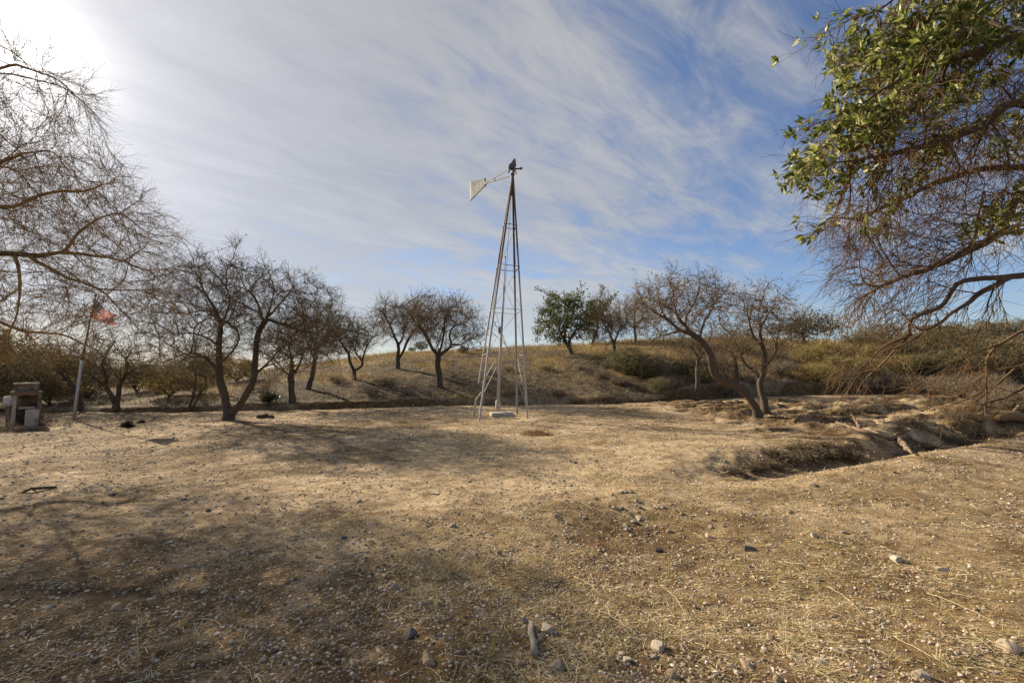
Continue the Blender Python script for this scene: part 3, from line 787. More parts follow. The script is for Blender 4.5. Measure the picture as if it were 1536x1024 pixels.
pxtree('mesquite_tree', 'small bare mesquite on the slope with one long limb reaching right towards the windmill', (660, 580),
    [[(660, 580), (659, 565), (657, 545), (658, 532)], [(658, 532), (648, 522, 0), (640, 505, .1), (630, 490, .2), (618, 475, .2)], [(658, 530), (665, 505, -.2), (667, 485, -.3), (672, 465, -.4)],
     [(659, 533), (672, 523, .1), (680, 517, .2), (692, 518, .2), (704, 510, .2), (722, 506, .3)], [(690, 518, .2), (700, 523, 0), (716, 524, -.2)], [(678, 517, .2), (674, 500, .5), (685, 480, .7)]],
    [(670, 472, 0, 42, 26, 2.6, 600), (640, 485, 0, 30, 28, 2.2, 350), (700, 500, .2, 26, 16, 1.5, 160)], 6, 31, step_px=6.5)
pxtree('mesquite_tree', 'bare vase shaped mesquite on the hill crest, behind the one with the long limb', (597, 553),
    [[(597, 553), (597, 542), (596, 535)], [(596, 536), (598, 520), (592, 505), (585, 490), (578, 470)], [(597, 538), (606, 525), (612, 510), (622, 495), (630, 478)], [(598, 518), (606, 500, .4), (606, 475, .5)]],
    [(592, 482, 0, 36, 30, 2.8, 500), (622, 478, 0, 28, 30, 2.4, 350)], 4.5, 33, step_px=6.5)
pxtree('mesquite_tree', 'small crooked mesquite with a kinked stem on the hill, right of the big twin-trunk tree', (531, 569),
    [[(531, 569), (532, 558), (536, 552), (545, 547), (542, 538), (535, 532)], [(533, 557), (527, 548), (523, 540), (524, 530)], [(535, 532), (528, 515), (518, 505)], [(543, 540), (550, 520), (560, 505)], [(524, 532), (512, 515), (500, 505)]],
    [(520, 505, 0, 36, 26, 2.2, 500), (550, 510, .3, 18, 20, 1.2, 90), (500, 515, 0, 25, 22, 1.5, 150)], 4, 35, step_px=6.5, leaves=DRYL(2600))
pxtree('mesquite_tree', 'mesquite with a short thick trunk just behind the twin-trunk tree, beyond the bank', (438, 603),
    [[(438, 603), (438, 585), (436, 570), (434, 563)], [(434, 564), (425, 555), (418, 545)], [(436, 566), (446, 552), (452, 535), (455, 515)], [(438, 560), (436, 535), (430, 510)]],
    [(440, 520, 0, 42, 38, 2., 550)], 6.5, 37, step_px=8, leaves=DRYL(2600))
pxtree('mesquite_tree', 'dark mesquite with a slim leaning trunk on the slope, furthest right behind the twin-trunk tree', (462, 583),
    [[(462, 583), (466, 570), (471, 552), (473, 530), (474, 510)], [(473, 530), (485, 510), (495, 495)], [(472, 540), (462, 515), (458, 490)], [(474, 510), (478, 480), (482, 465)]],
    [(480, 490, 0, 42, 36, 2.2, 600), (500, 480, .2, 22, 26, 1.6, 150)], 5, 39, step_px=8, leaves=DRYL(2600))
pxtree('mesquite_tree', 'bare mesquite with a V-shaped trunk between the flagpole and the twin-trunk tree', (174, 614),
    [[(174, 614), (173, 603), (168, 592), (158, 580), (145, 568), (130, 560)], [(174, 606), (179, 590, .1), (180, 572, .1), (178, 555, .1)], [(180, 575), (192, 560, .3), (205, 550, .4)], [(160, 582), (158, 560, -.3), (150, 540, -.4)]],
    [(172, 540, 0, 60, 38, 2.2, 650), (140, 555, 0, 32, 26, 1.6, 180), (205, 548, .3, 30, 22, 1.6, 180)], 7, 41, step_px=8)
pxtree('mesquite_tree', 'thin young mesquite with two slender crossing stems, left of the twin-trunk tree', (284, 617),
    [[(284, 617), (287, 600), (292, 582), (295, 565)], [(286, 613), (295, 600, -.2), (304, 585, -.3), (310, 572, -.4)], [(295, 565), (290, 550), (285, 540)]],
    [(295, 555, 0, 34, 26, 1.8, 380)], 3.2, 43, step_px=8)
pxtree('mesquite_tree', 'dark leaning mesquite trunk in the thicket behind the flagpole', (119, 617),
    [[(119, 617), (118, 600), (112, 582), (100, 568), (88, 556), (75, 548)], [(112, 582), (122, 565), (130, 548)]],
    [(95, 548, 0, 45, 30, 2., 350), (130, 545, .3, 25, 22, 1.5, 120)], 5, 45, step_px=8)
GREEN = [(.05, .085, .03), (.07, .11, .04), (.10, .14, .055), (.13, .14, .06), (.17, .14, .07)]
GH = dict(N=6000, L=.2, w=.5, mat=M['leaf'], colors=GREEN, jit=.12)
pxtree('evergreen_oak', 'leafy green oak on the hill crest right of the windmill', (858, 531),
    [[(858, 531), (852, 518), (846, 508), (840, 495)], [(850, 516), (862, 500), (868, 480)], [(840, 495), (828, 480), (825, 465)], [(846, 508), (850, 485, .5), (848, 462, .6)]],
    [(845, 480, 0, 40, 36, 2.4, 500), (868, 470, .3, 25, 32, 1.8, 250), (825, 485, 0, 22, 26, 1.5, 120)], 4, 51, step_px=6.5, leaves=GH, twigs=dict(n=2, L=.55))
pxtree('evergreen_oak', 'narrow leafy green oak on the crest, at the right edge of the bigger one', (888, 517),
    [[(888, 517), (892, 505), (896, 490), (898, 470)], [(891, 508), (882, 495), (878, 485)]], [(893, 482, 0, 16, 30, 1.6, 220)], 3, 53, step_px=6.5,
    leaves=dict(GH, N=3200), twigs=dict(n=2, L=.5))
pxtree('mesquite_tree', 'bare spindly mesquite on the hill just right of the green oaks', (921, 545),
    [[(921, 545), (921, 525), (922, 512)], [(922, 515), (914, 500), (905, 485), (900, 470)], [(922, 512), (930, 495), (935, 478)], [(916, 504), (918, 485), (915, 465)]],
    [(912, 485, 0, 30, 28, 2.2, 330)], 3.5, 55, step_px=6.5)
pxtree('mesquite_tree', 'small fuzzy bare mesquite on the crest line between the oaks and the leaning tree', (953, 512),
    [[(953, 512), (953, 502), (951, 492)], [(951, 495), (942, 482), (938, 470)], [(952, 494), (962, 480), (966, 468)], [(951, 492), (952, 475), (950, 462)]],
    [(950, 478, 0, 30, 22, 2.4, 380)], 3, 57, step_px=6, mats=(M['bark'], M['twig_far']))
pxtree('evergreen_oak', 'flat topped dark green tree on the far crest, behind the forked mesquite', (1206, 518),
    [[(1206, 518), (1205, 508), (1203, 500)], [(1203, 502), (1190, 494), (1185, 490)], [(1204, 500), (1220, 492), (1232, 490)]], [(1208, 492, 0, 34, 15, 3., 330)], 3.5, 59, step_px=6,
    leaves=dict(GH, N=2200, colors=[(.06, .075, .03), (.09, .10, .04), (.12, .12, .05)]))

# ------------------------------------------------------------------ the two near trees
def near_left():
    base = np.array([-12.6, 8.6, 0]); base[2] = hgt(base[0], base[1]); Y = 8.2
    rng = np.random.default_rng(5)
    lim = [[base, base + (.3, 0, 1.2), P(-215, 430, Y), P(-150, 400, Y)],
           ([P(-150, 400, Y), P(-80, 385, Y), P(0, 379, Y), P(46, 384, Y), P(88, 379, Y), P(148, 384, Y), P(169, 386, Y), P(197, 397, Y), P(225, 404, Y), P(238, 420, Y)], .075, .009),
           ([P(46, 384, Y), P(84, 409, Y - .2), P(123, 423, Y - .3), P(155, 437, Y - .4), P(176, 458, Y - .4), P(192, 474, Y - .4)], .035, .008),
           [P(-150, 400, Y), P(-60, 460, Y + .4), P(0, 483, Y + .5), P(35, 497, Y + .5), P(88, 500, Y + .5), P(116, 511, Y + .5), P(155, 532, Y + .5)],
           [P(25, 388, Y), P(32, 441, Y - .1), P(14, 497, Y - .2), P(21, 528, Y - .3), P(60, 556, Y - .3)],
           [P(-150, 400, Y), P(-90, 320, Y - .3), P(-30, 270, Y - .6), P(20, 235, Y - .8), P(80, 225, Y - .9)],
           [P(-120, 350, Y), P(-90, 230, Y), P(-50, 150, Y - .2), P(0, 100, Y - .4), P(50, 105, Y - .5), P(100, 125, Y - .5)],
           [P(-60, 300, Y - .4), P(10, 310, Y + .5), P(70, 290, Y + .9), P(130, 285, Y + 1), P(170, 270, Y + 1)],
           [P(-150, 400, Y), P(-200, 250, Y + .6), P(-210, 120, Y + .8), P(-150, 20, Y + .6)], [P(-150, 400, Y), P(-260, 300, Y - 1), P(-330, 220, Y - 1.6)],
           [P(88, 379, Y), P(118, 350, Y + .3), P(140, 330, Y + .5), P(185, 318, Y + .6)]]
    at = blob_pts([(50, 315, 0, 175, 95, 2.0, 1300), (10, 225, -.4, 125, 75, 1.8, 950), (110, 440, 0, 130, 60, 1.6, 600), (20, 480, .2, 130, 70, 1.5, 550), (30, 110, -.4, 85, 60, 1.2, 260),
                   (165, 365, .2, 80, 60, 1.5, 380), (-170, 200, 0, 170, 170, 2.4, 70), (-260, 330, -.4, 150, 110, 2.2, 30)], Y, rng)
    tree_parts('mesquite_tree', 'big bare mesquite at the left edge, its twigs hanging before the bright sky', 'tree', base, lim, at, .14, .0028, .15, 1.8, .23, 61,
               (M['bark'], M['twig_warm']), dict(n=3, L=.46, r=.0032, sub=2, levels=1, below=.014, along=1.4, bias=(.25, 0, -.1), bend=.25), None, None, jit=.2, trop=(.08, 0, -.03), iters=60, side=.12)
near_left()

def near_right():
    base = np.array([9.6, 6.3, 0]); base[2] = hgt(base[0], base[1]); Y = 5.6
    rng = np.random.default_rng(6)
    lim = [[base, base + (-.15, -.1, 1.0), P(1790, 420, Y + .3), P(1720, 330, Y)],
           ([P(1750, 380, Y + .2), P(1640, 395, Y), P(1536, 413, Y), P(1500, 415, Y), P(1445, 420, Y), P(1425, 440, Y), P(1412, 460, Y), P(1385, 470, Y), P(1362, 482, Y), P(1365, 500, Y), P(1340, 530, Y), P(1312, 555, Y), P(1285, 588, Y)], .058, .009),
           ([P(1520, 414, Y), P(1470, 440, Y - .1), P(1430, 470, Y - .2), P(1385, 500, Y - .3), P(1352, 517, Y - .3), P(1322, 532, Y - .3)], .035, .007),
           [P(1510, 416, Y), P(1492, 450, Y + .2), P(1485, 475, Y + .2), P(1465, 500, Y + .2), P(1440, 512, Y + .2)],
           ([P(1700, 420, Y + .3), P(1600, 470, Y + .3), P(1536, 497, Y + .3), P(1500, 515, Y + .3), P(1482, 535, Y + .3), P(1478, 560, Y + .3), P(1480, 585, Y + .3), P(1476, 622, Y + .3)], .035, .010),
           ([P(1700, 450, Y + .5), P(1580, 530, Y + .5), P(1530, 548, Y + .5), P(1500, 570, Y + .5), P(1480, 590, Y + .5), P(1450, 610, Y + .5)], .032, .008),
           ([P(1362, 505, Y), P(1330, 515, Y), P(1300, 545, Y - .1), P(1275, 560, Y - .1)], .016, .005), ([P(1320, 548, Y), P(1290, 560, Y + .1), P(1262, 598, Y + .1)], .013, .004),
           ([P(1470, 500, Y + .2), P(1440, 540, Y + .2), P(1420, 562, Y + .2)], .014, .004), ([P(1500, 515, Y + .3), P(1450, 535, Y + .2), P(1410, 560, Y + .2), P(1400, 582, Y + .2)], .018, .004),
           ([P(1480, 585, Y + .4), P(1440, 600, Y + .4), P(1425, 612, Y + .4)], .014, .004), ([P(1530, 548, Y + .5), P(1480, 560, Y + .4), P(1440, 585, Y + .4)], .016, .004), ([P(1497, 420, Y), P(1485, 445, Y - .2), P(1480, 480, Y - .2)], .014, .005),
           ([P(1580, 530, Y + .5), P(1540, 580, Y + .4), P(1500, 598, Y + .4), P(1470, 606, Y + .4)], .03, .009),
           [P(1720, 330, Y), P(1640, 140, Y), P(1536, 60, Y - .2), P(1470, 80, Y - .3), P(1410, 95, Y - .4), P(1350, 120, Y - .5), P(1300, 150, Y - .5)],
           [P(1720, 330, Y), P(1640, 240, Y - .2), P(1536, 155, Y - .4), P(1470, 190, Y - .5), P(1410, 215, Y - .5), P(1340, 230, Y - .5), P(1290, 240, Y - .5), P(1250, 245, Y - .5)],
           [P(1700, 300, Y), P(1600, 20, Y), P(1500, -60, Y - .2), P(1400, -40, Y - .3), P(1310, 20, Y - .4)],
           [P(1680, 320, Y), P(1590, 260, Y + .4), P(1500, 250, Y + .6), P(1420, 270, Y + .7), P(1350, 300, Y + .7), P(1290, 330, Y + .7)],
           [P(1536, 60, Y - .2), P(1460, 20, Y + .3), P(1390, 20, Y + .4), P(1330, 50, Y + .4)],
           [P(1720, 330, Y), P(1760, 150, Y + .8), P(1740, -60, Y + 1)], [P(1720, 330, Y), P(1860, 250, Y - .6), P(1980, 200, Y - 1)],
           [P(1590, 260, Y + .4), P(1525, 300, Y + .2), P(1512, 330, Y + .2), P(1500, 350, Y + .2), P(1450, 378, Y + .1), P(1400, 400, Y), P(1330, 425, Y), P(1270, 460, Y)]]
    at = blob_pts([(1400, 70, -.2, 125, 90, .9, 480), (1320, 205, -.3, 115, 85, .9, 620), (1440, 200, 0, 120, 90, 1.0, 330), (1390, 330, .2, 115, 80, 1.0, 520), (1330, 400, .2, 80, 70, .7, 340),
                   (1290, 330, 0, 70, 50, .6, 250), (1560, 200, 0, 140, 170, 1.2, 420), (1720, 120, .2, 180, 180, 1.5, 350), (1500, 40, .3, 120, 80, 1.0, 170), (1360, 470, .2, 85, 45, .5, 250)], Y, rng)
    def leafy(p):   # leaves only in the upper and outer part of the crown
        x, y, z = p.T; d = y
        u = x / y; v = (z - 1.6) / y
        n = fbm(x * 1.3, z * 1.3 + y, 5, 2)
        lim_ = .47 + (u - .62) * .62 + (n - .5) * .45
        return (v > lim_ + np.random.default_rng(4).normal(0, .09, len(v))) | ((n > .68) & (v > .3))
    LC = [(.18, .22, .045), (.25, .28, .065), (.12, .155, .032), (.40, .40, .14), (.07, .095, .024), (.54, .51, .26)]
    tree_parts('overhanging_tree', 'big tree at the right edge with green leaves above and bare drooping twigs below', 'tree', base, lim, at, .14, .0036, .10, 1.2, .145, 63,
               (M['bark_mid'], M['twig_near']), dict(n=2, L=.42, r=.0036, sub=1, levels=1, below=.011, bend=.45, bias=(-.3, 0, -.4), trop=(-.25, 0, -.8), K=5), 
               dict(N=8400, L=.125, w=.40, clump=7, mat=M['leaf'], colors=LC, jit=.02, where=leafy, bias=(-.1, 0, .35)), None, jit=.25, trop=(-.08, 0, -.32), iters=60, thick=.022, side=.15)
near_right()

# ------------------------------------------------------------------ brush
def brush_proto(kind, seed):
    rng = np.random.default_rng(seed); b = np.zeros(3); lim = []
    ns = 5
    lim.append([b, np.array([.02, .03, .22]), np.array([.1, .05, .5])])
    for k in range(ns):
        a = rng.uniform(0, 6.28); lim.append([np.array([0, 0, .05]), np.array([math.cos(a) * .25, math.sin(a) * .25, .3]), np.array([math.cos(a) * .6, math.sin(a) * .6, rng.uniform(.5, .9)])])
    v = nrm(rng.normal(0, 1, (420, 3))) * (rng.random((420, 1)) ** .4); at = np.array([0, 0, .72]) + v * np.array([1, 1, .62]); at = at[at[:, 2] > .12]
    cols = dict(gold=[(.36, .28, .10), (.44, .34, .13), (.27, .22, .08), (.52, .41, .19)], olive=[(.19, .20, .07), (.27, .26, .10), (.36, .32, .13)],
                green=GREEN[1:], bare=[(.24, .19, .13), (.3, .24, .16)])[kind]
    lv = dict(N=dict(gold=1900, olive=1900, green=2600, bare=500)[kind], L=.07, w=.5, mat=M['leaf_dry'], colors=cols, jit=.06)
    return tree_parts('brush', 'x', 'bush', b, lim, at, .05, .007, .11, 1.0, .14, seed, (M['bark'], M['twig_gold'] if kind == 'gold' else M['twig_scrub'] if kind == 'bare' else M['twig_far']),
                      dict(n=3, L=.24, r=.005, sub=2), lv, None, flare=1.1)
protos = {k: [brush_proto(k, 100 + 7 * i + j) for j in range(2)] for i, k in enumerate(('gold', 'olive', 'green', 'bare'))}
used_proto = set()
def place_brush(kind, name, loc, sc, rot, label, group, cat='bush', zs=1.0):
    sc *= .86 if group and 'right slope' in group else 1; pr = random.choice(protos[kind]); used_proto.add(pr)
    o = pr.copy(); COL.objects.link(o); o.name = name
    o.location = (loc[0], loc[1], loc[2] - .03); o.scale = (sc, sc, sc * zs); o.rotation_euler = (0, 0, rot)
    for c in pr.children:
        d = c.copy(); COL.objects.link(d); d.parent = o; d.name = c.name.split('.')[0]
    for k in ('group',):
        if k in o: del o[k]
    tag(o, label, cat, group)
rg = random.Random(3)
def brush_px(kind, name, pts, label, group=None, zs=1.0):
    for (px, py, w) in pts:
        g = ground_at(px, py); s = w * g[1] / F_PX / 2
        place_brush(kind, name, g, s * rg.uniform(.66, 1.22), rg.uniform(0, 6.28), label, group, zs=zs * rg.uniform(.75, 1.2))
# golden brush on the right-hand slope
brush_px('gold', 'golden_brush', [(1225, 572, 95), (1262, 565, 100), (1300, 568, 95), (1345, 560, 90), (1243, 548, 80), (1310, 545, 85), (1215, 548, 70)],
         'golden twiggy brush on the slope right of the forked mesquite', 'golden brush on the right slope', zs=.72)
brush_px('olive', 'olive_brush', [(1370, 562, 110), (1415, 568, 120), (1465, 566, 110), (1515, 568, 110), (1395, 540, 95), (1440, 535, 90), (1490, 538, 95), (1535, 540, 90), (1345, 538, 70), (1290, 522, 60), (1320, 520, 60), (1420, 517, 70), (1470, 515, 70), (1520, 515, 80), (1375, 520, 70)],
         'olive thicket bush crowding the slope behind the overhanging branches', 'olive thicket on the right slope', zs=.72)
brush_px('bare', 'grey_brush', [(1400, 592, 80), (1440, 594, 90), (1480, 592, 90), (1520, 594, 80), (1330, 590, 70), (1285, 590, 60)],
         'low tangled grey brush along the foot of the slope at the right', 'grey brush at the right slope foot', zs=.7)
# brush and thicket at the far left
brush_px('olive', 'olive_brush', [(20, 612, 120), (75, 606, 110), (130, 596, 90), (-20, 610, 130), (40, 592, 90), (100, 590, 90), (5, 590, 100), (60, 580, 80)],
         'dull olive thicket bush behind the stone fireplace and the flagpole', 'thicket at the far left')
brush_px('olive', 'olive_brush', [(205, 588, 70), (240, 584, 75), (265, 580, 70), (225, 576, 60), (290, 574, 60), (320, 568, 60), (190, 578, 60)],
         'dull olive brush on the low slope left of the twin-trunk tree', 'brush on the low left slope')
brush_px('gold', 'golden_brush', [(255, 594, 60), (355, 572, 60), (300, 590, 50), (330, 560, 50), (372, 560, 45)],
         'golden brush on the slope seen behind the twin-trunk tree', 'golden brush behind the twin trunks')
brush_px('green', 'green_bush', [(694, 530, 20), (618, 528, 16), (632, 526, 22)], 'small dark green bush on the crest near the vase shaped mesquite', 'green bushes on the crest')
brush_px('bare', 'hill_scrub', [(505, 574, 36), (577, 578, 32), (556, 592, 32), (612, 592, 30), (735, 562, 26), (762, 556, 26), (835, 592, 30), (905, 567, 40), (930, 577, 44), (1010, 582, 40), (905, 598, 30), (970, 554, 40), (1075, 557, 50), (1170, 562, 50), (1090, 592, 40), (820, 555, 26), (872, 554, 26)],
         'low grey brown scrub on the hillside behind the windmill and mesquites', 'low scrub on the hillside', zs=.6)
brush_px('olive', 'hill_scrub', [(940, 560, 60), (965, 566, 60), (915, 552, 45), (1030, 560, 55), (990, 588, 50), (1060, 575, 50)], 'olive scrub in the hollow of the hill left of the leaning tree', 'olive scrub in the hollow', zs=.75)
brush_px('bare', 'dead_brush', [(6, 646, 40), (68, 637, 44), (26, 648, 26), (52, 646, 22)], 'dry scrubby brush growing against the stone fireplace at the far left', 'brush at the fireplace', zs=.7)
# yucca
def yucca():
    b = ground_at(403, 606); s = b[1] / F_PX; rng = np.random.default_rng(8)
    root = thing('yucca', 'dark spiky yucca clump at the bank, right of the twin-trunk tree base', 'plant', b)
    mb = MB(); N = 150; a = rng.uniform(0, 6.28, N); el = rng.uniform(.1, 1.4, N)
    d = np.stack([np.cos(a) * np.cos(el), np.sin(a) * np.cos(el), np.sin(el)], 1)
    leaf_batch(mb, np.zeros((N, 3)) + rng.normal(0, .12, (N, 3)) * (1, 1, .3) + (0, 0, .1), d, rng.uniform(.5, .8, N), np.full(N, .05), rng, tint=np.array([[.045, .052, .032]]) * rng.uniform(.7, 1.5, (N, 1)))
    mb.build('leaves', M['leaf'], root)
    mb = MB(); mb.tube([(0, 0, -.1), (0, 0, .1), (.02, 0, .22)], [.1, .09, .06], 8, .1, rng); mb.build('stem', M['bark'], root)
yucca()

# ------------------------------------------------------------------ flagpole and flag
def flag():
    b = ground_at(110, 629); Y = b[1]
    root = thing('flagpole', 'pale leaning flagpole at the left with a faded flag near its top', 'flagpole', b)
    t1 = P(123, 540, Y); t2 = P(143, 445, Y)
    mb = MB(); mb.tube([b - np.array([0, 0, .15]), b + (t1 - b) * .5, t1], [.043, .041, .038], 12); mb.build('lower_pole', M['white_pipe'], root, b)
    mb = MB(); mb.tube([t1 - (t1 - b) * .02, P(133, 492, Y), t2], [.03, .026, .02], 10); o = mb.build('upper_pole', M['rusty'], root, b)
    mb = MB(); q = t2; mb.tube([q, q + (0, 0, .03), q + (0, 0, .07), q + (0, 0, .1)], [.02, .045, .045, .015], 10); mb.build('finial', M['zinc'], root, b)
    mb = MB(); mb.tube([P(141.6, 449, Y - .05), P(127, 535, Y - .09)], .006, 5); mb.build('halyard', M['white_pipe'], root, b)
    # limp flag
    m, nt, bs = newmat('faded_flag_cloth', .85); uv = nd(nt, 'ShaderNodeUVMap'); sx = nd(nt, 'ShaderNodeSeparateXYZ'); nt.links.new(uv.outputs[0], sx.inputs[0])
    st = math_(nt, 'MODULO', math_(nt, 'FLOOR', math_(nt, 'MULTIPLY', sx.outputs[1], 13)), 2)
    c = mix(nt, st, (.62, .04, .08), (.88, .82, .82))
    can = math_(nt, 'MULTIPLY', math_(nt, 'LESS_THAN', sx.outputs[0], .4), math_(nt, 'LESS_THAN', sx.outputs[1], .538))
    fx = math_(nt, 'SUBTRACT', math_(nt, 'FRACT', math_(nt, 'MULTIPLY', sx.outputs[0], 15)), .5); fy = math_(nt, 'SUBTRACT', math_(nt, 'FRACT', math_(nt, 'MULTIPLY', sx.outputs[1], 16.7)), .5)
    star = math_(nt, 'LESS_THAN', math_(nt, 'ADD', math_(nt, 'MULTIPLY', fx, fx), math_(nt, 'MULTIPLY', fy, fy)), .07)
    c = mix(nt, can, c, mix(nt, star, (.05, .09, .36), (.75, .73, .75)))
    nt.links.new(c, bs.inputs['Base Color'])
    tr = nd(nt, 'ShaderNodeBsdfTranslucent'); nt.links.new(c, tr.inputs[0]); mx = nd(nt, 'ShaderNodeMixShader'); mx.inputs[0].default_value = .72
    nt.links.new(bs.outputs[0], mx.inputs[1]); nt.links.new(tr.outputs[0], mx.inputs[2]); nt.links.new(mx.outputs[0], nt.nodes['Material Output'].inputs[0])
    A, B = P(142, 447, Y), P(135, 473, Y); C2, D = P(175, 474, Y - .3), P(172, 487, Y - .25)
    G, H = 36, 14; v = []; uvs = []
    for i in range(G + 1):
        for j in range(H + 1):
            u, w = i / G, j / H
            p = (A * (1 - u) + C2 * u) * (1 - w) + (B * (1 - u) + D * u) * w
            p = p + np.array([0, 1, 0]) * (.10 * math.sin(u * 9 + w * 5) * u ** .5 + .05 * math.sin(w * 12 + u * 3) * u) + np.array([0, 0, -.08 * math.sin(u * 3.1)])
            v.append(p); uvs.append((u, w))
    q = [(i * (H + 1) + j, (i + 1) * (H + 1) + j, (i + 1) * (H + 1) + j + 1, i * (H + 1) + j + 1) for i in range(G) for j in range(H)]
    me = mesh_np('flag', np.array(v) - A, [np.array(q)])
    ul = me.uv_layers.new(name='UVMap'); li = np.zeros(len(me.loops), int); me.loops.foreach_get('vertex_index', li); ul.data.foreach_set('uv', np.array(uvs)[li].astype(np.float32).ravel())
    o = link('flag', me, m, loc=A); sm = o.modifiers.new('Solidify', 'SOLIDIFY'); sm.thickness = .004
    tag(o, 'faded red, white and blue striped flag hanging limp on the pole', 'flag')
flag()

# ------------------------------------------------------------------ stone fireplace
def fireplace():
    m, nt, b = newmat('rubble_masonry', .95); co = objco(nt)
    vo = nd(nt, 'ShaderNodeTexVoronoi', feature='DISTANCE_TO_EDGE'); vo.inputs['Scale'].default_value = 7; nt.links.new(co, vo.inputs['Vector'])
    v2 = nd(nt, 'ShaderNodeTexVoronoi'); v2.inputs['Scale'].default_value = 7; nt.links.new(co, v2.inputs['Vector'])
    sp = nd(nt, 'ShaderNodeSeparateColor'); nt.links.new(v2.outputs['Color'], sp.inputs[0])
    st = ramp(nt, sp.outputs[0], [(.0, (.12, .08, .055)), (.5, (.22, .15, .105)), (1, (.34, .235, .165))])
    k = ramp(nt, vo.outputs['Distance'], [(.02, (0, 0, 0)), (.07, (1, 1, 1))])
    nt.links.new(mix(nt, k, (.24, .22, .19), st), b.inputs['Base Color']); bump(nt, b, k, .8, .03)
    g = ground_at(40, 637); Y = g[1]; s = Y / F_PX
    root = thing('stone_fireplace', 'weathered outdoor stone fireplace with a pale cap slab at the far left', 'fireplace', g)
    def B(name, x0, x1, y0, y1, d0, d1, mat, ruff=.012):
        bm = bmesh.new(); bmesh.ops.create_cube(bm, size=1)
        w, h = (x1 - x0) * s, (y1 - y0) * s
        bmesh.ops.scale(bm, vec=(w, d1 - d0, h), verts=bm.verts); bmesh.ops.bevel(bm, geom=bm.edges[:], offset=.015, segments=1, affect='EDGES')
        bmesh.ops.subdivide_edges(bm, edges=bm.edges[:], cuts=3, use_grid_fill=True)
        c = P((x0 + x1) / 2, (y0 + y1) / 2, Y) - g; c[1] = (d0 + d1) / 2
        for v in bm.verts: v.co += Vector(c) + Vector([random.uniform(-ruff, ruff) for _ in range(3)]); v.co.x *= math.cos(math.atan2(-g[0], g[1]))
        me = bpy.data.meshes.new(name); bm.to_mesh(me); bm.free(); link(name, me, mat, root)
    ca = math.cos(math.atan2(-g[0], g[1])); th = math.atan2(-g[0], g[1]); root.rotation_euler[2] = th
    def loc(px, py, d): 
        v = P(px, py, Y) - g; x_ = v[0] * ca; return g + np.array([x_ * math.cos(th) - d * math.sin(th), x_ * math.sin(th) + d * math.cos(th), v[2]])
    B('pillar', 18, 24, 592, 640, -.08, .1, M['concrete'], .006); B('pillar', 55, 62, 592, 640, -.08, .6, m)
    B('back_wall', 18, 55, 592, 640, .45, .6, m); B('lintel', 16, 63, 587, 592.5, -.1, .62, M['brownwood'])
    B('chimney', 22, 58, 576.5, 587.5, .38, .6, m); B('cap_slab', 20, 60, 574, 576.6, .2, .66, M['concrete'], .006)
    B('hearth', 27, 53, 610, 613, -.05, .45, M['concrete'], .006); B('side_shelf', 8, 17, 604.5, 607.5, -.05, .5, M['concrete'], .006); B('side_block', 9, 16, 607.5, 640, 0, .45, m)
    # things on it
    bm = bmesh.new(); bmesh.ops.create_cube(bm, size=1); bmesh.ops.scale(bm, vec=(.2, .24, .22), verts=bm.verts); bmesh.ops.bevel(bm, geom=bm.edges[:], offset=.02, segments=2, affect='EDGES')
    me = bpy.data.meshes.new('white_box'); bm.to_mesh(me); bm.free()
    o = link('white_box', me, plain_mat('chalky_white', (.5, .46, .44), (.7, .66, .64), 12), loc=loc(12.5, 599.4, .22)); o.rotation_euler[2] = th; tag(o, 'chalky white block standing on the low side shelf of the stone fireplace', 'block')
    bm = bmesh.new(); bmesh.ops.create_cube(bm, size=1); bmesh.ops.scale(bm, vec=(.27, .3, .5), verts=bm.verts); bmesh.ops.bevel(bm, geom=bm.edges[:], offset=.02, segments=2, affect='EDGES')
    me = bpy.data.meshes.new('grey_block'); bm.to_mesh(me); bm.free()
    q = loc(48, 623, -.36); q[2] = hgt(q[0], q[1]) + .24
    o = link('grey_block', me, M['concrete'], loc=q); tag(o, 'upright grey concrete block leaning in front of the stone fireplace opening', 'block'); o.rotation_euler = (-.04, 0, th + .1)
fireplace()

# ------------------------------------------------------------------ shed far on the crest
def shed():
    g = P(1194, 517, 62.); g[2] = hgt(g[0], 62.); zt = P(1194, 509.5, 62.)[2]; H = max(zt - g[2], 1.2)
    root = thing('white_shed', 'tiny white roofed shed far off on the crest behind the forked mesquite', 'shed', g)
    mb = MB(); mb.box((0, 0, H * .4), (1.3, 1.2, H * .4)); mb.build('wall', plain_mat('shed_wall', (.4, .39, .37), (.5, .48, .46), 3), root, smooth=False)
    mb = MB(); e = 1.5; v = [(-e, -1.4, H * .8), (e, -1.4, H * .8), (e, 1.4, H * .8), (-e, 1.4, H * .8), (-e, 0, H * 1.08), (e, 0, H * 1.08)]
    mb.add(v, [(0, 1, 5, 4), (2, 3, 4, 5), (3, 2, 1, 0)], [(0, 4, 3), (1, 2, 5)]); mb.build('roof', plain_mat('white_roof', (.7, .7, .72), (.8, .8, .82), 3, .5), root, smooth=False)
shed()

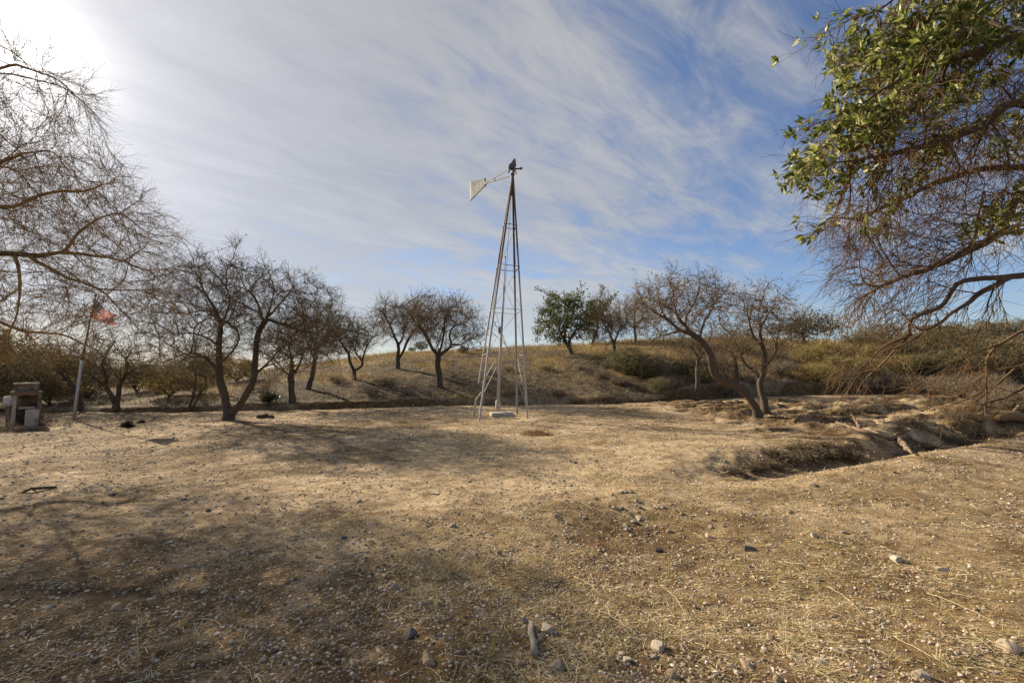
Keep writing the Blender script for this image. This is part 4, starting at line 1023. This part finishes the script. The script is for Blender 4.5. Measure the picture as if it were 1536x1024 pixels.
# ------------------------------------------------------------------ logs and dead wood
def log(name, label, pts, rad, mat, seed, cat='log', sub=None):
    rng = np.random.default_rng(seed); b = np.asarray(pts[0], float)
    mb = MB(); q = resample(pts, .12); q = q + rng.normal(0, .012, q.shape)
    mb.tube(q, np.interp(np.linspace(0, 1, len(q)), np.linspace(0, 1, len(rad)), rad), 9, .16, rng)
    for s_ in sub or []:
        w = resample(s_[0], .12); mb.tube(w + rng.normal(0, .01, w.shape), np.linspace(s_[1], s_[1] * .35, len(w)), 7, .15, rng)
    o = mb.build(name, mat, None, b, loc=b); tag(o, label, cat); return o
def gp(px, py, up=0.0):
    g = ground_at(px, py); return g + np.array([0, 0, up])
log('fallen_log', 'long weathered log lying across the edge of the gully', [gp(1255, 643, .16), gp(1272, 648, .15), gp(1290, 655, .16), gp(1312, 664, .18), gp(1335, 672, .22), gp(1350, 676, .24), gp(1368, 684, .06)], [.022, .035, .04, .055, .055, .04, .012], M['brownwood'], 1,
    sub=[([gp(1290, 655, .16), gp(1285, 644, .22), gp(1278, 640, .3)], .05), ([gp(1335, 672, .2), gp(1352, 668, .3)], .05)])
log('splintered_log', 'splintered orange brown log beyond the gully at the right', [gp(1443, 629, .12), gp(1462, 633, .14), gp(1480, 637, .12)], [.07, .12, .05], M['deadwood'], 2, sub=[([gp(1470, 634, .2), gp(1490, 628, .3)], .07)])
log('splintered_log', 'splintered orange brown log at the very right edge beyond the gully', [gp(1496, 634, .12), gp(1515, 632, .16), gp(1536, 636, .15), gp(1560, 640, .1)], [.1, .14, .13, .1], M['deadwood'], 3, sub=[([gp(1520, 632, .2), gp(1530, 626, .4)], .06)])
log('dark_log', 'dark short log lying on the ground right of the twin-trunk tree', [gp(386, 627, .04), gp(398, 626, .05), gp(410, 627, .03)], [.06, .09, .06], M['bark'], 4)
log('white_pole', 'pale weathered pole lying on the slope behind the twin-trunk tree', [gp(341, 598, .12), gp(350, 598.5, .12), gp(361, 600.5, .1)], [.045, .045, .04], M['greywood'], 5, 'pole')
log('dark_branch', 'thin dark fallen branch on the shaded ground at the left', [gp(24, 740, .02), gp(50, 737, .025), gp(84, 731, .02)], [.012, .022, .014], M['bark'], 6, 'branch', sub=[([gp(50, 737, .02), gp(66, 741, .02)], .01)])
log('short_stick', 'short grey stick lying among stones at the bottom centre', [gp(797, 938, .02), gp(799, 955, .022), gp(801, 972, .022), gp(804, 987, .02)], [.014, .018, .020, .021], M['greywood'], 7, 'stick')
for i, (a, b2) in enumerate([((990, 606), (1030, 606)), ((1000, 608), (1050, 604)), ((1010, 604), (1062, 607)), ((980, 605), (1015, 610)), ((1035, 610), (1068, 606))]):
    log('dead_branch', 'weathered dead branch at the foot of the bank left of the leaning tree', [gp(*a, .08), gp((a[0] + b2[0]) / 2, (a[1] + b2[1]) / 2, .14), gp(*b2, .05)], [.018, .022, .010], M['brownwood'], 20 + i, 'branch',)['group'] = 'dead branches at the bank'
brush_px('bare', 'dead_brush', [(962, 603, 56), (985, 600, 40)], 'grey heap of dead brush against the bank left of the leaning tree', 'dead brush heaps', zs=.45)
brush_px('bare', 'dead_brush', [(1440, 632, 44), (1432, 622, 40), (1475, 618, 60), (1515, 612, 80)], 'tangle of dead brush beside the splintered log at the right', 'dead brush by the splintered log', zs=.6)

# ------------------------------------------------------------------ rocks
def rock_mesh(seed, sub=3, cuts=15):
    rng = np.random.default_rng(seed); bm = bmesh.new(); bmesh.ops.create_icosphere(bm, subdivisions=sub, radius=1)
    v = np.array([x.co[:] for x in bm.verts]); f = np.array([[q.index for q in p.verts] for p in bm.faces]); bm.free()
    for k in range(cuts):
        n = nrm(rng.normal(0, 1, 3)); d = rng.uniform(.45, .8); s = v @ n - d; v = v - np.maximum(s, 0)[:, None] * n
    v = v * rng.uniform(.75, 1.15, 3) + rng.normal(0, .012, v.shape)
    return mesh_np('rock', v, [f], smooth=False)
rock_src = {(k, i): None for k in ('rock_white', 'rock_grey', 'rock_tan', 'rock_dark') for i in range(4)}
def rock_data(k, i):
    if rock_src[(k, i)] is None:
        me = rock_mesh(300 + i * 17 + len(k)); me.materials.append(M[k]); rock_src[(k, i)] = me
    return rock_src[(k, i)]
rr = random.Random(5)
def put_rock(name, px, py, w, h, kind, label, group=None):
    g = ground_at(px, py + h * .35); s = np.linalg.norm(g - CAM) / F_PX
    o = link(name, rock_data(kind, rr.randrange(4)), None)
    o.scale = (w * s * .5, w * s * .40, h * s * .46); o.location = (g[0], g[1] + w * s * .15, g[2] + h * s * .08)
    o.rotation_euler = (rr.uniform(-.25, .25), rr.uniform(-.25, .25), rr.uniform(0, 6.28)); tag(o, label, 'rock', group); return o
ROCKS = [
 (787, 929, 18, 17, 'rock_grey', 'grey rock touching the upper end of the short stick'), (822, 942, 26, 20, 'rock_white', 'angular pale rock just right of the short stick'),
 (812, 955, 16, 10, 'rock_grey', 'flat grey stone below the angular pale rock by the stick'), (615, 948, 28, 18, 'rock_dark', 'dark grey rock left of centre in the front gravel, above the tan one'),
 (640, 984, 26, 26, 'rock_tan', 'tan wedge shaped rock in the front gravel, left of the stick'), (840, 998, 24, 15, 'rock_grey', 'bluish grey rock right of the lower end of the stick'),
 (988, 967, 28, 22, 'rock_white', 'largest white rock in the front gravel right of the stick'), (984, 984, 15, 9, 'rock_grey', 'small grey stone tucked below the largest white rock'), (781, 993, 9, 13, 'rock_tan', 'small upright brown stone left of the lower end of the stick'),
 (942, 988, 18, 10, 'rock_white', 'flat white stone left of the largest white rock'), (1348, 838, 20, 12, 'rock_white', 'pale rock with dead stalks behind it in the right foreground straw'), (1416, 853, 16, 11, 'rock_white', 'round white rock on the straw at right, near the pale rock'),
 (748, 827, 13, 12, 'rock_grey', 'single grey stone on bare ground in the middle above the stick'), (1522, 972, 22, 20, 'rock_white', 'white round rock at the lower right corner'), (1122, 995, 22, 16, 'rock_tan', 'pinkish rock at the bottom right of centre'),
 (1234, 993, 18, 11, 'rock_white', 'flat whitish rock along the bottom right straw'), (1384, 1012, 22, 13, 'rock_white', 'whitish rock at the bottom edge below the straw'), (1222, 801, 11, 13, 'rock_white', 'upright white stone amid the straw at right'),
 (1126, 821, 24, 13, 'rock_dark', 'dark low rock amid the straw right of the stone patch'), (1063, 802, 12, 11, 'rock_white', 'bright stone on the right end of the scattered stone patch'), (1114, 947, 14, 14, 'rock_tan', 'tan rounded stone in straw, lower right of centre'),
 (1157, 955, 15, 12, 'rock_tan', 'brownish stone beside the tan rounded stone in straw'), (1043, 908, 10, 11, 'rock_grey', 'small grey stone in straw above the largest white rock'), (165, 739, 14, 8, 'rock_grey', 'bluish stone on shaded ground at the left, above the gravel'),
 (171, 911, 20, 9, 'rock_tan', 'flat pinkish stone in the left foreground gravel'), (477, 989, 12, 11, 'rock_grey', 'grey stone in the left foreground near the bottom'), (346, 962, 9, 8, 'rock_white', 'small pale stone in the left foreground gravel'),
 (516, 805, 13, 9, 'rock_dark', 'dark stone on the shaded ground left of centre'), (537, 750, 14, 6, 'rock_grey', 'flat grey stone on the lit ground left of centre'), (656, 739, 16, 6, 'rock_white', 'flat pale stone on the lit ground below the windmill'),
 (593, 878, 12, 12, 'rock_grey', 'lone grey pebble beside the golden grass tuft'), (855, 690, 12, 8, 'rock_tan', 'tan stone pair member on the bright ground below the windmill'), (864, 693, 9, 6, 'rock_dark', 'dark stone on the bright ground, right next to a tan one'),
 (833, 772, 11, 9, 'rock_tan', 'tan stone above the dark earth patch'), (681, 788, 15, 8, 'rock_grey', 'grey low stone in the middle ground left of the dark earth patch'), (600, 657, 13, 4, 'rock_white', 'bright white stone on the far yard left of the windmill'),
 (355, 850, 12, 8, 'rock_tan', 'tan stone alone on the shaded left ground'), (252, 813, 11, 5, 'rock_white', 'small flat pale stone on the shaded left ground'), (989, 823, 16, 12, 'rock_dark', 'dark rock at the right rim of the dark earth patch'),
 (1167, 1018, 16, 13, 'rock_tan', 'tan rock cut by the bottom edge right of centre'), (1010, 1012, 20, 14, 'rock_tan', 'tan rock near the bottom edge below the largest white rock'), (1225, 727, 15, 7, 'rock_dark', 'dark stone on the near side of the gully')]
for r_ in ROCKS: put_rock('rock', *r_)
# the scattered stone patch along the small rise
for k in range(46):
    px = rr.gauss(985, 80); py = 752 + (px - 900) * .14 + rr.gauss(0, 13)
    w = rr.uniform(5, 14); put_rock('rubble_stone', px, py, w, w * rr.uniform(.5, .75), rr.choice(['rock_grey', 'rock_tan', 'rock_white', 'rock_grey', 'rock_dark']), 'loose stone in the scattered patch above the dark earth', 'scattered stone patch')
# single pebbles of the front gravel
for k in range(190):
    py = 1020 - abs(rr.gauss(0, 1)) * 130
    if py < 700: py = rr.uniform(760, 1015)
    px = rr.uniform(5, 1530)
    w = rr.uniform(4, 9) * (.55 + .5 * (py - 650) / 370)
    put_rock('pebble', px, py, w, w * rr.uniform(.5, .8), rr.choice(['rock_white', 'rock_tan', 'rock_white', 'rock_grey', 'rock_tan']), 'small loose pebble lying on the dry foreground ground', 'foreground pebbles')

for k in range(64):
    px = rr.uniform(150, 1080); py = rr.uniform(648, 775)
    w = rr.uniform(4, 9) * (.6 + (py - 640) / 250); put_rock('yard_stone', px, py, w, w * rr.uniform(.45, .7), rr.choice(['rock_tan', 'rock_dark', 'rock_grey', 'rock_tan']), 'small stone lying loose on the open yard before the windmill', 'loose yard stones')
# fine gravel
def gravel():
    rng = np.random.default_rng(77)
    ph = (1 + 5 ** .5) / 2
    iv = nrm(np.array([(-1, ph, 0), (1, ph, 0), (-1, -ph, 0), (1, -ph, 0), (0, -1, ph), (0, 1, ph), (0, -1, -ph), (0, 1, -ph), (ph, 0, -1), (ph, 0, 1), (-ph, 0, -1), (-ph, 0, 1)], float))
    it = np.array([(0, 11, 5), (0, 5, 1), (0, 1, 7), (0, 7, 10), (0, 10, 11), (1, 5, 9), (5, 11, 4), (11, 10, 2), (10, 7, 6), (7, 1, 8), (3, 9, 4), (3, 4, 2), (3, 2, 6), (3, 6, 8), (3, 8, 9), (4, 9, 5), (2, 4, 11), (6, 2, 10), (8, 6, 7), (9, 8, 1)])
    N = 160000
    r = np.exp(rng.uniform(math.log(1.7), math.log(26), N)); a = np.radians(rng.uniform(-62, 62, N)); x = r * np.sin(a); y = r * np.cos(a)
    den = .25 + 1.1 * fbm(x / .8, y / .8, 201, 3) ** 1.5 + .35 * sst(1, -2.5, x) * sst(6, 3, y)
    den *= .45 + .9 * sst(.38, .58, fbm(x / .45, y / .45, 203, 3))
    k = rng.random(N) < den; x, y, r = x[k], y[k], r[k]; N = len(x)
    s = np.clip(np.exp(rng.normal(math.log(.0042), .5, N)), .0025, .012) * (1 + r * .09 + .06 * np.maximum(r - 6, 0))
    z = hv(x, y) + s * .05
    v = iv[None] * (1 + rng.normal(0, .16, (N, 12, 1))) * (s[:, None] * rng.uniform(.65, 1.3, (N, 3)) * (1, 1, .7))[:, None]
    an = rng.uniform(0, 6.28, N); c_, s_ = np.cos(an)[:, None], np.sin(an)[:, None]
    v = np.stack([v[..., 0] * c_ - v[..., 1] * s_, v[..., 0] * s_ + v[..., 1] * c_, v[..., 2]], -1) + np.stack([x, y, z], 1)[:, None]
    pal = np.array([(.46, .36, .25), (.34, .24, .15), (.25, .195, .14), (.54, .43, .31), (.42, .30, .20), (.14, .10, .065), (.64, .54, .42), (.40, .34, .27)])
    c = pal[rng.integers(0, len(pal), N)] * rng.uniform(.5, 1.08, (N, 1))
    t = (it[None] + (np.arange(N) * 12)[:, None, None]).reshape(-1, 3)
    me = mesh_np('gravel', v.reshape(-1, 3), [t], False, np.repeat(c, 12, 0)); o = link('gravel', me, M['stone']); tag(o, kind='stuff')
gravel()

# straw and dry grass
def blades(mb, x, y, az, L, W, lift, curl, rng, col, K=4):
    N = len(x); d = np.stack([np.cos(az), np.sin(az), np.zeros(N)], 1); up = np.array([0, 0, 1.]); pts = []
    p = np.stack([x, y, hv(x, y)], 1); ang = lift.copy()
    for k in range(K):
        pts.append(p.copy()); st = (L / (K - 1))[:, None]
        p = p + st * (d * np.cos(ang)[:, None] + up * np.sin(ang)[:, None]); ang = ang - curl / (K - 1); az = az + rng.normal(0, .22, N); d = np.stack([np.cos(az), np.sin(az), np.zeros(N)], 1)
    pts = np.stack(pts, 1)
    g = hv(pts[..., 0].ravel(), pts[..., 1].ravel()).reshape(pts.shape[:2]) + .003
    pts[..., 2] = np.maximum(pts[..., 2], g)
    sd = nrm(np.cross(np.gradient(pts, axis=1), np.array([0, 0, 1.]) + rng.normal(0, .35, (N, 1, 3))))
    w = W[:, None] * np.linspace(1, .25, K)[None]
    v = np.stack([pts - sd * w[..., None] * .5, pts + sd * w[..., None] * .5], 2).reshape(-1, 3)
    o = (np.arange(N) * K * 2)[:, None]; i = (np.arange(K - 1) * 2)[None]
    q = np.stack([o + i, o + i + 1, o + i + 3, o + i + 2], -1).reshape(-1, 4)
    mb.add(v, q, None, np.repeat(col, K * 2, 0))
STRAW = np.array([(.66, .51, .27), (.55, .41, .19), (.74, .60, .36), (.44, .31, .13), (.40, .30, .17), (.78, .67, .45)])
def straw():
    rng = np.random.default_rng(88); N = 320000
    r = np.exp(rng.uniform(math.log(1.7), math.log(24), N)); a = np.radians(rng.uniform(-62, 62, N)); x = r * np.sin(a); y = r * np.cos(a)
    dk, st, go, hl = masks(x, y)
    k = rng.random(N) < np.clip((.16 + .12 * sst(6, 10, r) + .6 * st) * (1 - hl) * sst(.3, .62, fbm(x / .28, y / .28, 211, 3)) * 1.25, 0, 1); x, y, r = x[k], y[k], r[k]; N = len(x)
    right = sst(.2, 1.6, x)
    az = np.where(rng.random(N) < .55 * right, rng.normal(-.65, .4, N), rng.uniform(0, 6.28, N))
    L = np.clip(np.exp(rng.normal(math.log(.042), .5, N)), .015, .18); L = L * (1 + .06 * np.maximum(r - 5, 0)); W = rng.uniform(.0014, .0036, N) * (1 + .16 * r)
    c = STRAW[rng.integers(0, 6, N)] * rng.uniform(.7, 1.1, (N, 1))
    g = rng.random(N) < .12; c[g] = np.array([.16, .17, .06]) * rng.uniform(.7, 1.3, (g.sum(), 1))
    mb = MB(); blades(mb, x, y, az, L, W, rng.uniform(-.05, .55, N), rng.uniform(0, 1.2, N), rng, c); o = mb.build('straw_litter', M['straw']); tag(o, kind='stuff')
straw()
def hill_grass():
    rng = np.random.default_rng(99); N = 230000
    x = rng.uniform(-36, 50, N); y = rng.uniform(18, 56, N)
    keep = np.abs(x / y) < 1.25; x, y = x[keep], y[keep]
    dk, st, go, hl = masks(x, y)
    k = (hl > .5) & (rng.random(len(x)) < (.35 + .5 * go) * sst(.36, .56, fbm(x / .8, y / .8, 221, 3)) * 1.3); x, y, go = x[k], y[k], go[k]; N = len(x)
    L = rng.uniform(.14, .5, N) * (.8 + .2 * go); W = rng.uniform(.012, .032, N)
    gc = np.array([(.40, .28, .11), (.52, .38, .16), (.30, .205, .075), (.24, .18, .08)])[rng.integers(0, 4, N)]
    sc = np.array([(.26, .20, .12), (.42, .335, .22), (.10, .075, .045), (.17, .15, .075)])[rng.integers(0, 4, N)]
    c = (gc * go[:, None] + sc * (1 - go[:, None])) * rng.uniform(.7, 1.2, (N, 1))
    mb = MB(); blades(mb, x, y, rng.uniform(0, 6.28, N), L, W, rng.uniform(.5, 1.5, N), rng.uniform(0, 1., N), rng, c, K=3); o = mb.build('hill_grass', M['straw']); tag(o, kind='stuff')
hill_grass()

# single tufts and stalks
def tuft_mesh(seed, n=70, L=.16, green=.1):
    rng = np.random.default_rng(seed); mb = MB(); a = rng.uniform(0, 6.28, n); rad = np.abs(rng.normal(0, .045, n)); b = np.stack([np.cos(a) * rad, np.sin(a) * rad, np.zeros(n)], 1)
    el = rng.uniform(.35, 1.45, n); az = a + rng.normal(0, .6, n); d = np.stack([np.cos(az) * np.cos(el), np.sin(az) * np.cos(el), np.sin(el)], 1)
    LL = rng.uniform(.4, 1.1, n) * L; K = 4; pts = [b]; 
    for k in range(1, K):
        d = nrm(d + (0, 0, -.22)); pts.append(pts[-1] + d * (LL / (K - 1))[:, None])
    pts = np.stack(pts, 1); sd = nrm(np.cross(d, rng.normal(0, 1, (n, 3))))[:, None]; w = (np.linspace(1, .2, K) * .0032)[None, :, None]
    v = np.stack([pts - sd * w * .5, pts + sd * w * .5], 2).reshape(-1, 3)
    o = (np.arange(n) * K * 2)[:, None]; i = (np.arange(K - 1) * 2)[None]; q = np.stack([o + i, o + i + 1, o + i + 3, o + i + 2], -1).reshape(-1, 4)
    c = STRAW[rng.integers(0, 5, n)] * rng.uniform(.75, 1.1, (n, 1)); g = rng.random(n) < green; c[g] = (.17, .17, .06)
    mb.add(v, q, None, np.repeat(c, K * 2, 0)); f = [np.concatenate(mb.q)]
    me = mesh_np('grass_tuft', np.concatenate(mb.v), f, True, np.concatenate(mb.c)); me.materials.append(M['straw']); return me
tufts = [tuft_mesh(400 + i) for i in range(5)]
def put_tuft(px, py, sc, label, group=None):
    g = ground_at(px, py); o = link('grass_tuft', rr.choice(tufts)); o.location = tuple(g - np.array([0, 0, .01])); o.scale = (sc * 1.3, sc * 1.3, sc); o.rotation_euler[2] = rr.uniform(0, 6.28); tag(o, label, 'grass tuft', group)
for k in range(9): put_tuft(rr.uniform(648, 725), rr.uniform(843, 868), rr.uniform(.6, 1.0), 'golden dry grass tuft in the row left of centre, above the front gravel', 'golden grass row')
for k in range(6): put_tuft(rr.uniform(765, 820), rr.uniform(840, 866), rr.uniform(.5, .8), 'low dry grass tuft beneath the dark earth patch', 'grass below the earth patch')
put_tuft(628, 895, .55, 'small greenish tuft alone left of the golden grass row'); put_tuft(628, 848, .6, 'small upright tuft at the left end of the golden grass row')
for k in range(55):
    px = rr.uniform(820, 1530); py = rr.uniform(770, 1010); put_tuft(px, py, rr.uniform(.35, .75), 'short dry grass tuft among the straw in the right foreground', 'straw tufts at right')
for k in range(26):
    px = rr.uniform(10, 640); py = rr.uniform(700, 1000); put_tuft(px, py, rr.uniform(.35, .65), 'short dry grass tuft on the shaded ground at left', 'tufts on the left ground')
def stalk(a, b2, label, group, r=.0022, lift=.015):
    p = gp(*a, .008); q = gp(*b2, .008); m_ = (p + q) / 2 + np.array([rr.uniform(-.03, .03), rr.uniform(-.03, .03), lift]); rng = np.random.default_rng(rr.randrange(9999))
    mb = MB(); w = resample([p, m_, q], .05); w = w + rng.normal(0, .003, w.shape); w[:, 2] = np.maximum(w[:, 2], hv(w[:, 0], w[:, 1]) + r); mb.tube(w, np.linspace(r, r * .5, len(w)), 5)
    o = mb.build('dry_stalk', M['stalk'], None, p, loc=p); tag(o, label, 'stalk', group)
M['stalk'] = plain_mat('dry_stalk', (.42, .31, .15), (.62, .50, .29), 14, bd=0)
for a, b2 in [((880, 758), (925, 782)), ((915, 765), (970, 790)), ((862, 866), (906, 897)), ((895, 915), (950, 962)), ((1398, 893), (1424, 907)), ((1390, 890), (1500, 940)), ((1340, 955), (1440, 1010)), ((1240, 880), (1300, 930)), ((1000, 885), (1030, 935)), ((1480, 960), (1530, 985)), ((1040, 800), (1075, 830)), ((1440, 940), (1500, 985)), ((1320, 820), (1360, 835))]:
    stalk(a, b2, 'pale dry stalk lying slanted on the straw in the right foreground', 'fallen stalks at right')
for a, b2 in [((680, 986), (740, 993)), ((690, 1010), (700, 990)), ((740, 1005), (750, 1015)), ((550, 900), (560, 880)), ((585, 920), (592, 895)), ((430, 955), (470, 935)), ((70, 1015), (110, 990)), ((180, 985), (190, 1010)), ((300, 930), (330, 945)), ((370, 950), (378, 975))]:
    stalk(a, b2, 'thin dry stem lying on the gravel left of the short stick', 'loose stems at left')
def standing_stalk():
    g = ground_at(206, 1020); rng = np.random.default_rng(3); root = thing('dry_weed', 'thin dry weed stalk standing upright at the lower left', 'weed', g)
    mb = MB(); t = P(205, 938, g[1]) - g; mb.tube(np.array([(0, 0, -.02), t * .5 + (.006, 0, 0), t]), [.0035, .003, .0015], 5); mb.build('stem', M['stalk'], root)
    mb = MB(); b = np.array([t * f for f in (.3, .5, .6, .75, .85)]); twig_batch(mb, b, rng.normal(0, .7, (5, 3)) + (0, 0, .8), np.full(5, .05), np.full(5, .0015), np.full(5, .0007), rng); mb.build('side_shoot', M['stalk'], root)
standing_stalk()
# dung / hay heap and the dark clump
def heap(px, py, wpx, hpx, name, label, cat, cols, seed, mat, L=.12):
    g = ground_at(px, py); s = g[1] / F_PX; rng = np.random.default_rng(seed); n = 500
    a = rng.uniform(0, 6.28, n); q = np.sqrt(rng.random(n)); x = np.cos(a) * q * wpx * s / 2; y = np.sin(a) * q * wpx * s / 2 * .8; z = (1 - q ** 2) * hpx * s * rng.random(n)
    mb = MB(); d = rng.normal(0, 1, (n, 3)) * (1, 1, .45); c = np.array(cols)[rng.integers(0, len(cols), n)] * rng.uniform(.7, 1.2, (n, 1))
    leaf_batch(mb, np.stack([x, y, z], 1), d, rng.uniform(.5, 1.2, n) * L, np.full(n, .014), rng, tint=c)
    o = mb.build(name, mat, None, smooth=False, loc=g); tag(o, label, cat)
heap(805, 652, 46, 7, 'hay_heap', 'flat heap of brown hay on the bright ground in front of the windmill', 'heap', [(.30, .19, .07), (.22, .13, .05), (.38, .26, .12)], 5, M['straw'], .2)
heap(191, 640, 15, 10, 'dark_clump', 'black clump of dead plant on the yard, right of the flagpole', 'clump', [(.015, .013, .011), (.03, .025, .02)], 6, M['straw'], .14)
heap(212, 634, 8, 3, 'dark_clump', 'smaller dark clump beside the black one on the yard', 'clump', [(.02, .017, .013), (.05, .04, .03)], 7, M['straw'], .1)
for i, (px, py, w) in enumerate([(1298, 615, 30), (1328, 607, 34), (1400, 607, 36), (1270, 618, 24), (1365, 640, 36), (1225, 612, 24), (1455, 618, 40), (1100, 712, 26), (1125, 704, 34), (1150, 699, 38), (1180, 692, 40), (1210, 687, 40), (1240, 683, 36), (1160, 684, 32), (1200, 676, 34), (1270, 684, 36), (1240, 672, 30), (1390, 672, 36), (1430, 662, 44), (1475, 657, 44), (1515, 653, 44)]):
    heap(px, py, w, 8, 'dead_weed_clump', 'grey brown clump of dead weeds on the lumpy ground beyond the gully', 'weeds', [(.10, .075, .045), (.17, .13, .08), (.22, .17, .11)], 30 + i, M['straw'], .22)
    COL.objects[-1]['group'] = 'dead weed clumps beyond the gully'

# remove the brush prototypes (copies keep their meshes)
for k in protos.values():
    for p in k:
        for c in list(p.children): bpy.data.objects.remove(c)
        bpy.data.objects.remove(p)

# ------------------------------------------------------------------ sun, sky, camera
SUNPX = (-45, 62)
sd = nrm(ray(*SUNPX)); elev = math.asin(sd[2]); az = math.atan2(sd[0], sd[1])
sl = bpy.data.lights.new('sun', 'SUN'); sl.energy = 5.0; sl.angle = R(.55); sl.color = (1, .87, .68)
so = bpy.data.objects.new('sun', sl); COL.objects.link(so); so.rotation_euler = Vector(sd).to_track_quat('Z', 'Y').to_euler()
W = bpy.data.worlds.new('World'); S.world = W; W.use_nodes = True; nt = W.node_tree; nt.nodes.clear()
sky = nd(nt, 'ShaderNodeTexSky', sky_type='NISHITA'); sky.sun_disc = False; sky.sun_elevation = elev; sky.sun_rotation = az; sky.air_density = 1.0; sky.dust_density = .4; sky.ozone_density = 3.0
tc = nd(nt, 'ShaderNodeTexCoord'); sp = nd(nt, 'ShaderNodeSeparateXYZ'); nt.links.new(tc.outputs['Generated'], sp.inputs[0])
zc = math_(nt, 'ADD', math_(nt, 'MAXIMUM', sp.outputs[2], 0), .10)
cx = math_(nt, 'DIVIDE', sp.outputs[0], zc); cy = math_(nt, 'DIVIDE', sp.outputs[1], zc)
cb = nd(nt, 'ShaderNodeCombineXYZ'); nt.links.new(cx, cb.inputs[0]); nt.links.new(cy, cb.inputs[1])
mp = nd(nt, 'ShaderNodeMapping', vector_type='POINT'); mp.inputs['Rotation'].default_value = (0, 0, R(-42)); nt.links.new(cb.outputs[0], mp.inputs[0])
mp2 = nd(nt, 'ShaderNodeMapping'); mp2.inputs['Scale'].default_value = (.40, 1, 1); nt.links.new(mp.outputs[0], mp2.inputs[0])
n1 = noise(nt, 1.25, 7, .6, mp2.outputs[0], .6); n2 = noise(nt, 6.0, 7, .68, mp2.outputs[0], .5); n3 = noise(nt, .6, 3, .5, mp.outputs[0])
dp = nd(nt, 'ShaderNodeVectorMath', operation='DOT_PRODUCT'); nt.links.new(tc.outputs['Generated'], dp.inputs[0]); dp.inputs[1].default_value = tuple(sd)
dot = math_(nt, 'MAXIMUM', dp.outputs['Value'], 0)
den = math_(nt, 'ADD', math_(nt, 'MULTIPLY', n1, .62), math_(nt, 'ADD', math_(nt, 'MULTIPLY', n2, .62), math_(nt, 'ADD', math_(nt, 'MULTIPLY', n3, .55), math_(nt, 'MULTIPLY', math_(nt, 'SUBTRACT', dot, .62), .36))))
cov = ramp(nt, den, [(.58, (0, 0, 0)), (.98, (1, 1, 1))], 'EASE')
cov = math_(nt, 'MULTIPLY', cov, .77)
g1 = math_(nt, 'MULTIPLY', math_(nt, 'POWER', dot, 24), 1.5); g2 = math_(nt, 'MULTIPLY', math_(nt, 'POWER', dot, 240), 11.0)
br = math_(nt, 'ADD', 2.75, math_(nt, 'ADD', g1, g2))
br = math_(nt, 'MULTIPLY', br, math_(nt, 'ADD', .42, math_(nt, 'ADD', math_(nt, 'MULTIPLY', n2, .5), math_(nt, 'MULTIPLY', n1, .62))))
cc = nd(nt, 'ShaderNodeCombineXYZ'); nt.links.new(br, cc.inputs[0]); nt.links.new(math_(nt, 'MULTIPLY', br, .975), cc.inputs[1]); nt.links.new(math_(nt, 'MULTIPLY', br, .925), cc.inputs[2])
skyc = mix(nt, 1.0, sky.outputs[0], (.62, .62, .69), 'MULTIPLY')
col = mix(nt, cov, skyc, cc.outputs[0])
bg = nd(nt, 'ShaderNodeBackground'); bg.inputs['Strength'].default_value = .1; nt.links.new(col, bg.inputs[0])
wo = nd(nt, 'ShaderNodeOutputWorld'); nt.links.new(bg.outputs[0], wo.inputs[0])

cam = bpy.data.cameras.new('camera'); cam.sensor_width = 36; cam.lens = F_PX / 1536 * 36; cam.clip_end = 20000; cam.clip_start = .05
co = bpy.data.objects.new('camera', cam); COL.objects.link(co); co.location = tuple(CAM); co.rotation_euler = (R(90) + PITCH, 0, 0); S.camera = co
S.view_settings.view_transform = 'Standard'; S.view_settings.look = 'None'; S.view_settings.exposure = 1.0; S.view_settings.gamma = 1
S.render.engine = 'CYCLES'; S.cycles.max_bounces = 6; S.cycles.transparent_max_bounces = 4
